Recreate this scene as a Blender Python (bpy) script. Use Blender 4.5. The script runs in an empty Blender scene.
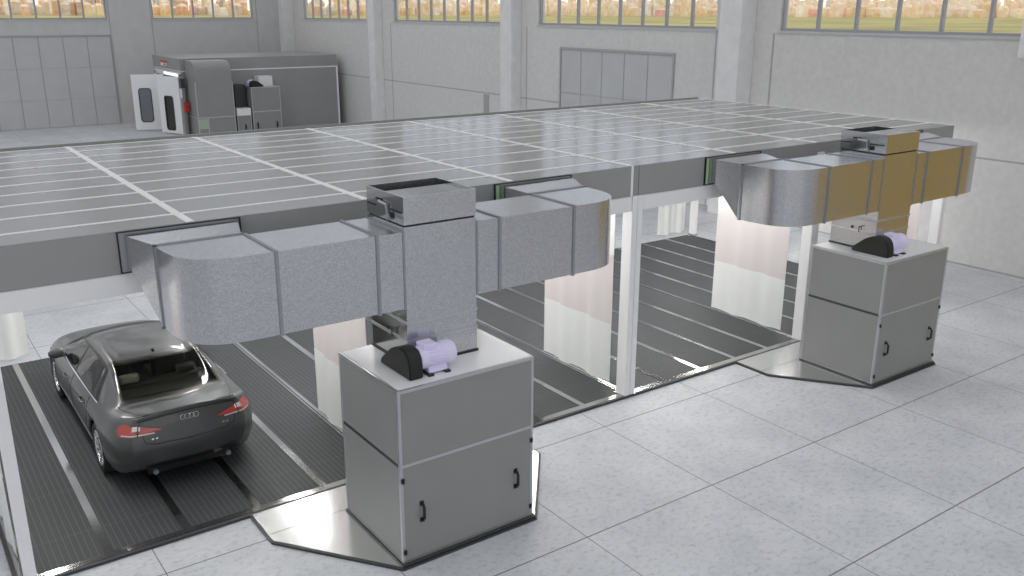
import bpy, bmesh, math, random
from mathutils import Vector, Matrix
random.seed(7)
PI = math.pi
SC = bpy.context.scene
COL = SC.collection

# ------------------------------------------------------------------ materials
def nodes_of(m):
    m.use_nodes = True
    nt = m.node_tree
    return nt, nt.nodes, nt.links, nt.nodes['Principled BSDF']

def mat(name, col, rough=0.5, metal=0.0, spec=0.5, coat=0.0, emit=None, emit_s=0.0, noise=0.0, nscale=8.0, bump=0.0):
    m = bpy.data.materials.new(name)
    nt, N, L, b = nodes_of(m)
    c = (col[0], col[1], col[2], 1)
    b.inputs['Base Color'].default_value = c
    b.inputs['Roughness'].default_value = rough
    b.inputs['Metallic'].default_value = metal
    b.inputs['Specular IOR Level'].default_value = spec
    b.inputs['Coat Weight'].default_value = coat
    b.inputs['Coat Roughness'].default_value = 0.04
    if emit:
        b.inputs['Emission Color'].default_value = (*emit, 1)
        b.inputs['Emission Strength'].default_value = emit_s
    if noise > 0:
        tc = N.new('ShaderNodeTexCoord'); nz = N.new('ShaderNodeTexNoise')
        nz.inputs['Scale'].default_value = nscale; nz.inputs['Detail'].default_value = 6
        L.new(tc.outputs['Object'], nz.inputs['Vector'])
        rp = N.new('ShaderNodeValToRGB')
        rp.color_ramp.elements[0].position = 0.3; rp.color_ramp.elements[1].position = 0.7
        rp.color_ramp.elements[0].color = tuple(max(0, x*(1-noise)) for x in col)+(1,)
        rp.color_ramp.elements[1].color = tuple(min(1, x*(1+noise)) for x in col)+(1,)
        L.new(nz.outputs['Fac'], rp.inputs['Fac']); L.new(rp.outputs['Color'], b.inputs['Base Color'])
        if bump > 0:
            bp = N.new('ShaderNodeBump'); bp.inputs['Strength'].default_value = bump; bp.inputs['Distance'].default_value = 0.01
            L.new(nz.outputs['Fac'], bp.inputs['Height']); L.new(bp.outputs['Normal'], b.inputs['Normal'])
    return m

def math_node(N, L, op, a, b=None, c=None):
    n = N.new('ShaderNodeMath'); n.operation = op
    for i, v in enumerate((a, b, c)):
        if v is None: continue
        if isinstance(v, (int, float)): n.inputs[i].default_value = v
        else: L.new(v, n.inputs[i])
    return n.outputs[0]

def mix_col(N, L, fac, a, b):
    n = N.new('ShaderNodeMix'); n.data_type = 'RGBA'
    if isinstance(fac, (int, float)): n.inputs[0].default_value = fac
    else: L.new(fac, n.inputs[0])
    for i, v in ((6, a), (7, b)):
        if isinstance(v, tuple): n.inputs[i].default_value = v
        else: L.new(v, n.inputs[i])
    return n.outputs[2]

def floor_material():
    m = bpy.data.materials.new('pale_concrete_slabs')
    nt, N, L, b = nodes_of(m)
    tc = N.new('ShaderNodeTexCoord'); sep = N.new('ShaderNodeSeparateXYZ')
    L.new(tc.outputs['Object'], sep.inputs[0])
    def joint(out, off, w):
        u = math_node(N, L, 'ADD', out, off)
        u = math_node(N, L, 'PINGPONG', u, 1.0)          # 2 m slabs: zero on every joint
        return math_node(N, L, 'LESS_THAN', u, w)
    jx = joint(sep.outputs['X'], 0.98+200, 0.0055)
    jy = joint(sep.outputs['Y'], 0.56+200, 0.0085)
    j = math_node(N, L, 'MAXIMUM', jx, jy)
    n1 = N.new('ShaderNodeTexNoise'); n1.inputs['Scale'].default_value = 0.9; n1.inputs['Detail'].default_value = 8; n1.inputs['Roughness'].default_value = 0.62
    L.new(tc.outputs['Object'], n1.inputs['Vector'])
    mp = N.new('ShaderNodeMapping'); mp.inputs['Scale'].default_value = (3.2, 4.6, 1)
    L.new(tc.outputs['Object'], mp.inputs['Vector'])
    n2 = N.new('ShaderNodeTexNoise'); n2.inputs['Scale'].default_value = 3.4; n2.inputs['Detail'].default_value = 9; n2.inputs['Roughness'].default_value = 0.75
    L.new(mp.outputs[0], n2.inputs['Vector'])
    r1 = N.new('ShaderNodeValToRGB')
    r1.color_ramp.elements[0].position = 0.3; r1.color_ramp.elements[1].position = 0.75
    r1.color_ramp.elements[0].color = (0.52, 0.54, 0.58, 1); r1.color_ramp.elements[1].color = (0.70, 0.715, 0.745, 1)
    L.new(n1.outputs['Fac'], r1.inputs['Fac'])
    r2 = N.new('ShaderNodeValToRGB')
    r2.color_ramp.elements[0].position = 0.26; r2.color_ramp.elements[1].position = 0.5
    r2.color_ramp.elements[0].color = (0.48, 0.49, 0.5, 1); r2.color_ramp.elements[1].color = (1, 1, 1, 1)
    L.new(n2.outputs['Fac'], r2.inputs['Fac'])
    mul = N.new('ShaderNodeMix'); mul.data_type = 'RGBA'; mul.blend_type = 'MULTIPLY'; mul.inputs[0].default_value = 0.85
    L.new(r1.outputs['Color'], mul.inputs[6]); L.new(r2.outputs['Color'], mul.inputs[7])
    c = mix_col(N, L, j, mul.outputs[2], (0.17, 0.17, 0.18, 1))
    L.new(c, b.inputs['Base Color'])
    b.inputs['Roughness'].default_value = 0.5
    b.inputs['Specular IOR Level'].default_value = 0.35
    return m

def grating_material():
    m = bpy.data.materials.new('dark_ribbed_grating')
    nt, N, L, b = nodes_of(m)
    tc = N.new('ShaderNodeTexCoord'); sep = N.new('ShaderNodeSeparateXYZ')
    L.new(tc.outputs['Object'], sep.inputs[0])
    px = math_node(N, L, 'PINGPONG', math_node(N, L, 'ADD', sep.outputs['X'], 50.0), 0.0325)
    rib = math_node(N, L, 'LESS_THAN', px, 0.0055)
    py = math_node(N, L, 'PINGPONG', math_node(N, L, 'ADD', sep.outputs['Y'], 50.0), 0.55)
    seam = math_node(N, L, 'LESS_THAN', py, 0.008)
    f = math_node(N, L, 'MAXIMUM', rib, math_node(N, L, 'MULTIPLY', seam, 0.6))
    c = mix_col(N, L, f, (0.058, 0.062, 0.065, 1), (0.102, 0.107, 0.113, 1))
    L.new(c, b.inputs['Base Color'])
    b.inputs['Roughness'].default_value = 0.5
    b.inputs['Metallic'].default_value = 0.1
    b.inputs['Specular IOR Level'].default_value = 0.2
    bp = N.new('ShaderNodeBump'); bp.inputs['Strength'].default_value = 0.35; bp.inputs['Distance'].default_value = 0.006
    L.new(f, bp.inputs['Height']); L.new(bp.outputs['Normal'], b.inputs['Normal'])
    return m

def galvanised(name, base=(0.58, 0.585, 0.605), rough=0.24, spangle=85.0, amt=0.13):
    m = bpy.data.materials.new(name)
    nt, N, L, b = nodes_of(m)
    tc = N.new('ShaderNodeTexCoord'); vo = N.new('ShaderNodeTexVoronoi'); vo.inputs['Scale'].default_value = spangle
    L.new(tc.outputs['Object'], vo.inputs['Vector'])
    sep = N.new('ShaderNodeSeparateColor'); L.new(vo.outputs['Color'], sep.inputs[0])
    lo = tuple(x*(1-amt) for x in base)+(1,); hi = tuple(min(1, x*(1+amt)) for x in base)+(1,)
    c = mix_col(N, L, sep.outputs[0], lo, hi)
    L.new(c, b.inputs['Base Color'])
    r = math_node(N, L, 'MULTIPLY_ADD', sep.outputs[1], 0.03, rough-0.015)
    L.new(r, b.inputs['Roughness'])
    b.inputs['Metallic'].default_value = 0.92
    return m

def glass_pane(name, tint=(1, 1, 1), gloss=0.08, rough=0.02):
    m = bpy.data.materials.new(name); m.use_nodes = True
    nt = m.node_tree; N, L = nt.nodes, nt.links
    N.remove(N['Principled BSDF'])
    t = N.new('ShaderNodeBsdfTransparent'); t.inputs[0].default_value = (*tint, 1)
    g = N.new('ShaderNodeBsdfGlossy'); g.inputs['Roughness'].default_value = rough
    fr = N.new('ShaderNodeLayerWeight'); fr.inputs[0].default_value = 0.5
    f = math_node(N, L, 'MULTIPLY_ADD', math_node(N, L, 'POWER', fr.outputs['Facing'], 5.0), 0.35, gloss*0.6)
    mx = N.new('ShaderNodeMixShader'); L.new(f, mx.inputs[0])
    L.new(t.outputs[0], mx.inputs[1]); L.new(g.outputs[0], mx.inputs[2])
    L.new(mx.outputs[0], N['Material Output'].inputs[0])
    return m

def curtain_mat(name, col, trans=0.4):
    m = bpy.data.materials.new(name); m.use_nodes = True
    nt = m.node_tree; N, L = nt.nodes, nt.links
    b = N['Principled BSDF']
    b.inputs['Base Color'].default_value = (*col, 1); b.inputs['Roughness'].default_value = 0.45
    t = N.new('ShaderNodeBsdfTranslucent'); t.inputs[0].default_value = (*col, 1)
    mx = N.new('ShaderNodeMixShader'); mx.inputs[0].default_value = trans
    L.new(b.outputs[0], mx.inputs[1]); L.new(t.outputs[0], mx.inputs[2])
    L.new(mx.outputs[0], N['Material Output'].inputs[0])
    return m

M = {}
M['floor'] = floor_material()
M['grating'] = grating_material()
M['galv'] = galvanised('galvanised_spangle_sheet')
M['galv_smooth'] = mat('smooth_zinc_sheet', (0.52, 0.53, 0.53), 0.13, 0.95)
M['galv_dark'] = mat('dull_zinc_flange', (0.36, 0.37, 0.40), 0.4, 0.8)
M['steel'] = mat('polished_steel_plate', (0.70, 0.71, 0.71), 0.2, 0.95, noise=0.03, nscale=3)
M['rail'] = mat('brushed_steel_rail', (0.44, 0.445, 0.445), 0.12, 0.97)
M['black_gap'] = mat('black_seal_and_shade', (0.012, 0.013, 0.014), 0.6)
M['dark_edge'] = mat('dark_steel_edge', (0.06, 0.063, 0.067), 0.45, 0.4)
M['seal_green'] = mat('pale_green_seal', (0.36, 0.50, 0.30), 0.6)
M['cab_panel'] = mat('grey_coated_panel', (0.28, 0.283, 0.276), 0.42, 0.0, noise=0.03, nscale=2)
M['cab_top'] = mat('pale_grey_lid', (0.84, 0.845, 0.86), 0.35)
M['alu'] = mat('aluminium_profile', (0.55, 0.56, 0.58), 0.32, 0.75)
M['plastic_black'] = mat('black_plastic', (0.01, 0.01, 0.01), 0.4)
M['guard'] = mat('matt_black_guard', (0.008, 0.009, 0.007), 0.55)
M['motor'] = mat('lavender_motor_paint', (0.80, 0.75, 0.99), 0.45)
M['white'] = mat('white_coated_profile', (0.90, 0.895, 0.905), 0.4)
M['fascia'] = mat('grey_fascia_sheet', (0.32, 0.325, 0.325), 0.42, noise=0.03, nscale=1.5)
M['roof_panel'] = mat('grey_roof_sheet', (0.29, 0.29, 0.285), 0.17, 0.0, spec=0.6, noise=0.02, nscale=1.5)
M['roof_strip'] = mat('pale_roof_joint', (0.85, 0.85, 0.85), 0.45)
M['cloth_white'] = curtain_mat('white_curtain_vinyl', (0.92, 0.935, 0.925), 0.15)
M['cloth_pink'] = curtain_mat('pinkish_curtain_vinyl', (0.80, 0.75, 0.745), 0.15)
M['wall'] = mat('grey_plastered_wall', (0.70, 0.69, 0.675), 0.85, noise=0.05, nscale=7)
M['wall_far'] = mat('grey_end_wall', (0.60, 0.60, 0.60), 0.85, noise=0.04, nscale=2)
M['seam'] = mat('grey_wall_joint', (0.42, 0.42, 0.42), 0.8)
M['column'] = mat('pale_concrete_column', (0.80, 0.80, 0.80), 0.8, noise=0.05, nscale=3, bump=0.08)
M['door'] = mat('grey_door_leaf', (0.56, 0.565, 0.57), 0.5, noise=0.03, nscale=1.5)
M['ochre'] = mat('ochre_reflector_gate', (0.62, 0.40, 0.06), 0.55, noise=0.05, nscale=2)
M['frame'] = mat('grey_window_frame', (0.40, 0.41, 0.43), 0.5, 0.2)
M['glass'] = glass_pane('clear_window_glass')
M['ceiling'] = mat('grey_hall_ceiling', (0.5, 0.5, 0.5), 0.9)
M['lamp'] = mat('white_light_tube', (1, 1, 1), 0.5, emit=(1.0, 0.98, 0.95), emit_s=55.0)
M['filter_grey'] = mat('grey_ceiling_filter', (0.22, 0.22, 0.215), 0.8)
M['white_door'] = mat('white_door_enamel', (0.92, 0.925, 0.93), 0.35)
M['grass'] = mat('dry_yellow_grass', (0.46, 0.40, 0.14), 0.95, noise=0.35, nscale=0.02)

# ------------------------------------------------------------------ mesh helpers
def BM(): return bmesh.new()

def box(bm, x0, x1, y0, y1, z0, z1, bev=0.0, mi=0):
    vs = [bm.verts.new(p) for p in ((x0,y0,z0),(x1,y0,z0),(x1,y1,z0),(x0,y1,z0),(x0,y0,z1),(x1,y0,z1),(x1,y1,z1),(x0,y1,z1))]
    fs = [(0,3,2,1),(4,5,6,7),(0,1,5,4),(1,2,6,5),(2,3,7,6),(3,0,4,7)]
    out = [bm.faces.new([vs[i] for i in f]) for f in fs]
    for f in out: f.material_index = mi
    if bev > 0:
        es = list({e for f in out for e in f.edges})
        bmesh.ops.bevel(bm, geom=es, offset=bev, segments=2, profile=0.5, affect='EDGES')
    return vs

def prism(bm, pts, axis, a, b):
    """extrude the 2-D outline along an axis ('x': pts are (y,z), 'y': (x,z), 'z': (x,y))"""
    def P(u, v, w):
        return (w, u, v) if axis == 'x' else (u, w, v) if axis == 'y' else (u, v, w)
    A = [bm.verts.new(P(u, v, a)) for u, v in pts]; B = [bm.verts.new(P(u, v, b)) for u, v in pts]
    bm.faces.new(A); bm.faces.new(B[::-1])
    n = len(pts)
    for i in range(n):
        bm.faces.new((A[i], B[i], B[(i+1) % n], A[(i+1) % n]))

def rings(bm, loops, closed=True, cap=True):
    """skin a list of vertex loops"""
    R = [[bm.verts.new(p) for p in lp] for lp in loops]
    n = len(R[0])
    for a, b in zip(R, R[1:]):
        for i in range(n if closed else n-1):
            j = (i+1) % n
            bm.faces.new((a[i], a[j], b[j], b[i]))
    if cap and closed:
        bm.faces.new(R[0][::-1]); bm.faces.new(R[-1])
    return R

def cyl(bm, c, axis, r, a, b, n=24, r2=None, bev=0.0):
    r2 = r if r2 is None else r2
    def P(t, rr, w):
        u, v = rr*math.cos(t), rr*math.sin(t)
        return (c[0]+w, c[1]+u, c[2]+v) if axis == 'x' else (c[0]+u, c[1]+w, c[2]+v) if axis == 'y' else (c[0]+u, c[1]+v, c[2]+w)
    prof = [(r, a), (r2, b)]
    if bev > 0: prof = [(r-bev, a), (r, a+bev), (r2, b-bev), (r2-bev, b)]
    rings(bm, [[P(2*PI*i/n, rr, w) for i in range(n)] for rr, w in prof])

def lathe(bm, c, axis, prof, n=32, cap=True):
    def P(t, rr, w):
        u, v = rr*math.cos(t), rr*math.sin(t)
        return (c[0]+w, c[1]+u, c[2]+v) if axis == 'x' else (c[0]+u, c[1]+w, c[2]+v) if axis == 'y' else (c[0]+u, c[1]+v, c[2]+w)
    rings(bm, [[P(2*PI*i/n, rr, w) for i in range(n)] for rr, w in prof], cap=cap)

def tube(bm, path, r, n=8):
    path = [Vector(p) for p in path]
    loops = []
    for i, p in enumerate(path):
        d = (path[min(i+1, len(path)-1)] - path[max(i-1, 0)]).normalized()
        up = Vector((0, 0, 1)) if abs(d.z) < 0.9 else Vector((1, 0, 0))
        s = d.cross(up).normalized(); t = s.cross(d)
        loops.append([tuple(p + r*(math.cos(2*PI*k/n)*s + math.sin(2*PI*k/n)*t)) for k in range(n)])
    rings(bm, loops)

def torus(bm, c, R, r, axis='y', n=28, m=8):
    loops = []
    for i in range(n):
        a = 2*PI*i/n
        lp = []
        for k in range(m):
            b = 2*PI*k/m
            rr = R + r*math.cos(b); w = r*math.sin(b)
            u, v = rr*math.cos(a), rr*math.sin(a)
            lp.append((c[0]+u, c[1]+w, c[2]+v) if axis == 'y' else (c[0]+w, c[1]+u, c[2]+v))
        loops.append(lp)
    loops.append(loops[0])
    rings(bm, loops, cap=False)
    bmesh.ops.remove_doubles(bm, verts=bm.verts, dist=1e-5)

def obj(name, bm, m, parent=None, smooth=None):
    bmesh.ops.recalc_face_normals(bm, faces=bm.faces)
    me = bpy.data.meshes.new(name); bm.to_mesh(me); bm.free()
    for x in (m if isinstance(m, (list, tuple)) else [m]):
        me.materials.append(M[x] if isinstance(x, str) else x)
    if smooth is not None:
        me.polygons.foreach_set('use_smooth', [True]*len(me.polygons))
        me.set_sharp_from_angle(angle=math.radians(smooth))
    o = bpy.data.objects.new(name, me); COL.objects.link(o)
    if parent is not None: o.parent = parent
    return o

def tag(o, label=None, cat=None, group=None, kind=None):
    if label: o['label'] = label
    if cat: o['category'] = cat
    if group: o['group'] = group
    if kind: o['kind'] = kind
    return o

def thing(name, label, cat, loc=(0, 0, 0), rz=0, group=None):
    o = bpy.data.objects.new(name, None); COL.objects.link(o)
    o.location = loc; o.rotation_euler = (0, 0, rz); o.empty_display_size = 0.2
    return tag(o, label, cat, group)

def struct(name, bm, m, label=None, parent=None):
    o = obj(name, bm, m, parent)
    if parent is None: o['kind'] = 'structure'
    if label: o['label'] = label
    return o

def copy_tree(o, parent=None):
    c = o.copy(); COL.objects.link(c)
    if parent is not None: c.parent = parent
    for ch in list(o.children): copy_tree(ch, c)
    return c

def boxobj(name, m, parent, *args, bev=0.0):
    bm = BM(); box(bm, *args, bev=bev); return obj(name, bm, m, parent)

# ------------------------------------------------------------------ the hall
XW, YB, SILL, WTOP, HT = 11.33, 40.0, 5.07, 8.7, 9.8
XL, YF = -26.0, -24.0
bm = BM(); box(bm, XL, XW+0.3, YF, YB+0.3, -0.3, 0.0); struct('floor', bm, 'floor', 'pale concrete hall floor of two metre slabs')

def wall_pieces(bm, a0, a1, openings, put):
    """a wall from a0 to a1 with window openings (lo, hi) between SILL and WTOP and a door opening list (lo, hi, top) recessed"""
    put(bm, a0, a1, WTOP, HT)
    put(bm, a0, a1, 0.0, SILL)
    x = a0
    for lo, hi in sorted(openings):
        if lo > x: put(bm, x, lo, SILL, WTOP)
        x = hi
    if x < a1: put(bm, x, a1, SILL, WTOP)

R_WIN = [(30.72, 38.05), (19.74, 28.06), (9.06, 17.39), (-1.95, 6.85), (-12.4, -4.1)]
B_WIN = [(-3.25, 1.97), (4.1, 9.32), (-11.5, -5.3)]
# right wall, with a shallow niche for the two gates
def put_r(bm, a, b, z0, z1): box(bm, XW, XW+0.3, a, b, z0, z1)
bm = BM(); wall_pieces(bm, YF, YB+0.3, R_WIN, put_r)
struct('wall_right', bm, 'wall', 'grey side wall with a band of high windows')
def put_b(bm, a, b, z0, z1): box(bm, a, b, YB, YB+0.3, z0, z1)
bm = BM(); wall_pieces(bm, XL, XW, B_WIN, put_b)
struct('wall_back', bm, 'wall_far', 'grey end wall behind the small closed cabin')
bm = BM()
def put_l(bm, a, b, z0, z1): box(bm, XL-0.3, XL, a, b, z0, z1)
wall_pieces(bm, YF, YB+0.3, [(-22+8.8*k, -14.2+8.8*k) for k in range(7)], put_l); struct('wall_left', bm, 'wall')
bm = BM()
box(bm, XL, XW, YF-0.3, YF, 8.2, HT)
for x in (XL, -13.7, -1.2, XW-0.9): box(bm, x, x+0.9, YF-0.3, YF, 0, 8.2)
struct('wall_front', bm, 'wall', 'unseen front of the hall, opened wide for fill daylight')  # openings invented to bring frontal daylight onto the cabinets and booth
bm = BM(); box(bm, -400, 400, -400, YF-0.3, -0.3, -0.02); struct('ground', bm, 'ceiling', 'unseen grey yard added to block warm light from below')  # added plane keeps the warm lower sky from shining in
# ceiling with long open rooflights
bm = BM()
ys = [YF]
y = YF
while y < YB:
    box(bm, XL, XW+0.3, y, y+1.4, HT, HT+0.4); y += 5.6
for x in (XL, -13.7, -1.4, XW-0.9): box(bm, x, x+1.2, YF, YB+0.3, HT+0.02, HT+0.38)
struct('ceiling', bm, 'ceiling', 'grey ceiling beams with open rooflights')

# windows
def window(n, lo, hi, side, panes):
    bm = BM(); t = 0.05
    def bx(b, a0, a1, z0, z1, d0, d1):
        if side == 'r': box(b, XW+d0, XW+d1, a0, a1, z0, z1)
        else: box(b, a0, a1, YB+d0, YB+d1, z0, z1)
    step = (hi-lo)/panes
    bx(bm, lo, hi, SILL, SILL+0.07, 0.07, 0.17); bx(bm, lo, hi, WTOP-0.07, WTOP, 0.07, 0.17)
    for k in range(panes+1):
        a = lo+k*step
        a0, a1 = (a, a+0.07) if k == 0 else (a-0.07, a) if k == panes else (a-0.038, a+0.038)
        bx(bm, a0, a1, SILL+0.002, WTOP-0.002, 0.075, 0.165)
    bx(bm, lo, hi, 6.9, 6.96, 0.08, 0.18)
    o = struct('window_%d' % n, bm, 'frame')
    g = BM(); bx(g, lo+0.02, hi-0.02, SILL+0.02, WTOP-0.02, 0.12, 0.13); obj('window_pane', g, 'glass', o)
    s = BM(); bx(s, lo-0.06, hi+0.06, SILL-0.06, SILL+0.005, -0.03, 0.2); obj('window_sill', s, 'frame' if False else 'door', o)
for i, (lo, hi) in enumerate(R_WIN): window(i+1, lo, hi, 'r', 7 if i == 0 else 8)
for i, (lo, hi) in enumerate(B_WIN): window(len(R_WIN)+i+1, lo, hi, 'b', 5 if i < 2 else 6)

# columns along the side wall, one in the corner
nt_ = 1
for y0, y1, xf in ((7.66, 8.42, 10.74), (18.4, 19.1, 10.88), (29.14, 29.75, 10.9), (39.3, 40.0, 10.72), (-2.9, -2.15, 10.8)):
    bm = BM(); box(bm, xf, XW+0.001, y0, y1, 0, HT, bev=0.02)
    struct('trim_%d' % nt_, bm, 'column', 'pale concrete column standing against the side wall'); nt_ += 1
# joints of the wall panels
bm = BM()
for a, b in ((19.1, 29.14), (29.75, 40.0), (8.42, 10.6), (16.06, 18.4), (-3.3, 7.66)):
    box(bm, XW-0.006, XW+0.01, a, b, 2.45, 2.49)
for yy in (7.02, 9.03, 18.05, 19.55, 28.35, 30.3):
    box(bm, XW-0.006, XW+0.01, yy-0.025, yy+0.025, 0.0, SILL-0.06)
box(bm, XW-0.02, XW+0.01, 20.5, 20.86, 0, 2.42)
struct('trim_%d' % nt_, bm, 'seam'); nt_ += 1
bm = BM()
for xx in (2.05, 4.05, 9.5, -5.2):
    box(bm, xx-0.025, xx+0.025, YB-0.006, YB+0.01, 0.0, HT)
struct('trim_%d' % nt_, bm, 'seam'); nt_ += 1
bm = BM(); box(bm, XW-0.012, XW+0.01, -3.3, 7.66, 0.0, 0.035); box(bm, XW-0.012, XW+0.01, 8.42, 18.4, 0.0, 0.035); struct('baseboard_right', bm, 'seam')

# doors of the hall, the last one added for its reflection
def gate(n, lo, hi, top, side, leaves, rails, m, label):
    def bx(b, a0, a1, z0, z1, d0, d1):
        if side == 'r': box(b, XW-d1, XW-d0, a0, a1, z0, z1)
        else: box(b, a0, a1, YB-d1, YB-d0, z0, z1)
    fr = BM()
    bx(fr, lo-0.06, lo, 0, top+0.08, 0, 0.05); bx(fr, hi, hi+0.06, 0, top+0.08, 0, 0.05); bx(fr, lo, hi, top, top+0.08, 0, 0.05)
    bx(fr, lo, hi, 0, 0.04, 0, 0.03)
    o = struct('door_%d' % n, fr, 'seam', label)
    st = (hi-lo)/leaves
    for k in range(leaves):
        b = BM(); zs = [0.03]+list(rails)+[top]
        for z0, z1 in zip(zs, zs[1:]):
            bx(b, lo+k*st+0.022, lo+(k+1)*st-0.022, z0+0.008, z1-0.008, 0.0, 0.025)
        obj('door_leaf', b, m, o)
    bk = BM(); bx(bk, lo, hi, 0.0, top, -0.005, 0.008); obj('door_backing', bk, 'seam', o)
gate(1, -3.42, 1.98, 4.27, 'b', 5, (1.34, 2.82), 'door', 'grey folding gate in the end wall')
gate(2, 10.65, 16.01, 4.28, 'r', 5, (2.84,), 'door', 'grey folding gate in the side wall behind the roof')
gate(3, -9.6, -3.3, 4.28, 'r', 5, (2.2,), 'ochre', 'unseen ochre gate added for the golden reflection on the far duct')  # out of view, put in so the far duct mirrors gold
# pale box high on the right wall
t = thing('wall_box', 'pale box fixed high on the side wall at the right edge', 'wall box', (XW-0.16, 0.0, 4.64))
boxobj('housing', 'white', t, -0.06, 0.15, -0.55, 0.52, 0.0, 1.0, bev=0.02)
boxobj('cover', 'cab_top', t, -0.085, -0.05, -0.5, 0.47, 0.05, 0.95, bev=0.01)

# outside
bm = BM(); box(bm, 12.5, 2600, -1400, 2600, -0.6, -0.4); box(bm, -1400, 12.5, 41, 2600, -0.6, -0.4); struct('terrain', bm, 'grass', 'yellow green meadow outside the windows')
def town_mat():
    m = bpy.data.materials.new('painted_house_fronts'); nt, N, L, b = nodes_of(m)
    at = N.new('ShaderNodeAttribute'); at.attribute_name = 'house_colour'
    tc = N.new('ShaderNodeTexCoord'); nz = N.new('ShaderNodeTexNoise'); nz.inputs['Scale'].default_value = 0.22; nz.inputs['Detail'].default_value = 3
    L.new(tc.outputs['Object'], nz.inputs['Vector'])
    rp = N.new('ShaderNodeValToRGB'); rp.color_ramp.elements[0].position = 0.35; rp.color_ramp.elements[1].position = 0.65
    rp.color_ramp.elements[0].color = (0.80, 0.50, 0.24, 1); rp.color_ramp.elements[1].color = (1.0, 0.93, 0.80, 1)
    L.new(nz.outputs['Fac'], rp.inputs['Fac'])
    L.new(mix_col(N, L, 0.5, at.outputs['Color'], rp.outputs['Color']), b.inputs['Base Color']); b.inputs['Roughness'].default_value = 0.9
    return m
M['town'] = town_mat()
bm = BM(); lay = bm.loops.layers.float_color.new('house_colour')
pal = [(0.95,0.78,0.52),(0.98,0.86,0.62),(0.95,0.72,0.52),(1,0.95,0.85),(0.90,0.70,0.48),(0.98,0.84,0.62),(0.88,0.66,0.45),(1,0.97,0.92),(0.95,0.80,0.50),(1,0.92,0.75),(0.92,0.62,0.30),(0.95,0.66,0.36),(0.98,0.74,0.40)]
pal2 = [(0.75,0.32,0.12),(0.35,0.30,0.28),(0.9,0.55,0.2),(1,0.97,0.95),(0.30,0.34,0.42),(0.85,0.42,0.22),(0.5,0.42,0.34),(0.95,0.75,0.35)]
def house(cx, cy, w, d, h, col, roofc):
    nf = len(bm.faces)
    box(bm, cx-w/2, cx+w/2, cy-d/2, cy+d/2, -0.5, h)
    rh = h*0.28
    rings(bm, [[(cx-w/2,cy-d/2,h),(cx+w/2,cy-d/2,h),(cx+w/2,cy+d/2,h),(cx-w/2,cy+d/2,h)],[(cx-w*.3,cy-d*.1,h+rh),(cx+w*.3,cy-d*.1,h+rh),(cx+w*.3,cy+d*.1,h+rh),(cx-w*.3,cy+d*.1,h+rh)]])
    bm.faces.ensure_lookup_table()
    for i in range(nf, len(bm.faces)):
        c = col if i < nf+6 else roofc
        for l in bm.faces[i].loops: l[lay] = (*c, 1)
for ang in [x*0.30 for x in range(5, 300)]:
    for ring_ in range(2):
        a = math.radians(ang + random.uniform(-.2, .2)); r = random.uniform(860, 960)+ring_*140
        back = ang < 30
        c = random.choice(pal2 if back else pal)
        if random.random() < 0.05: c = random.choice([(0.85,0.25,0.30),(0.45,0.60,0.75),(1,1,1)])
        house(-9+r*math.sin(a), -9+r*math.cos(a), random.uniform(3, 8), random.uniform(4, 13), random.uniform(5, 11)+ring_*6, c, random.choice([(0.85,0.60,0.42),(0.9,0.66,0.42),(0.8,0.68,0.55)]))
o = obj('distant_houses', bm, 'town'); tag(o, 'blurred warm coloured houses far beyond the meadow', 'houses', kind='stuff')

# ------------------------------------------------------------------ the four-bay preparation booth
XE = [-8.35, -6.21, -4.23, -2.2, -0.15, 1.96, 3.95, 6.06, 8.1]
RY0, RY1, RZ0, RZ1 = 0.0, 6.5, 3.09, 3.52
roof = thing('booth_roof', 'flat grey panelled roof with white joint strips over four open bays', 'booth roof', (0, 0, 0))
for k in range(8):
    boxobj('roof_panel', 'roof_panel', roof, XE[k]+0.002, XE[k+1]-0.002, RY0+0.005, RY1-0.005, RZ1-0.05, RZ1)
for k in range(1, 8):
    boxobj('joint_strip', 'roof_strip', roof, XE[k]-0.042, XE[k]+0.042, RY0+0.01, RY1-0.12, RZ1, RZ1+0.006)['label'] = 'wide white joint strip running front to back'
YS = [0.47, 1.2, 1.9, 2.58, 3.24, 3.88, 4.52, 5.14, 5.76, 6.3]
for yy in YS:
    boxobj('seam_strip', 'roof_strip', roof, XE[0]+0.01, XE[8]-0.01, yy-0.03, yy+0.03, RZ1, RZ1+0.005)['label'] = 'thin white seam strip running along the roof'
boxobj('edge_strip', 'roof_strip', roof, XE[8]-0.05, XE[8]-0.005, RY0+0.01, RY1-0.01, RZ1, RZ1+0.007)
boxobj('fascia_panel', 'fascia', roof, XE[0], -0.155, RY0, RY0+0.05, RZ0, RZ1-0.001)
boxobj('fascia_panel', 'fascia', roof, 0.0, XE[8], RY0, RY0+0.05, RZ0, RZ1-0.001)
boxobj('fascia_panel', 'fascia', roof, -0.115, -0.012, RY0, RY0+0.05, RZ0, RZ1-0.001)
boxobj('joint_cover', 'roof_strip', roof, -0.155, -0.115, RY0-0.006, RY0+0.05, RZ0, RZ1)
boxobj('joint_gap', 'black_gap', roof, -0.012, 0.0, RY0+0.012, RY0+0.05, RZ0, RZ1-0.001)
boxobj('fascia_panel', 'fascia', roof, XE[0], XE[0]+0.05, RY0+0.05, RY1-0.05, RZ0, RZ1-0.05)
boxobj('fascia_panel', 'fascia', roof, XE[8]-0.05, XE[8], RY0+0.05, RY1-0.05, RZ0, RZ1-0.05)
boxobj('fascia_panel', 'fascia', roof, XE[0], XE[8], RY1-0.05, RY1, RZ0, RZ1-0.05)
boxobj('rear_edge', 'fascia', roof, XE[0], XE[8]-0.1, RY1-0.03, RY1+0.01, RZ1-0.05, RZ1+0.035)
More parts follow.
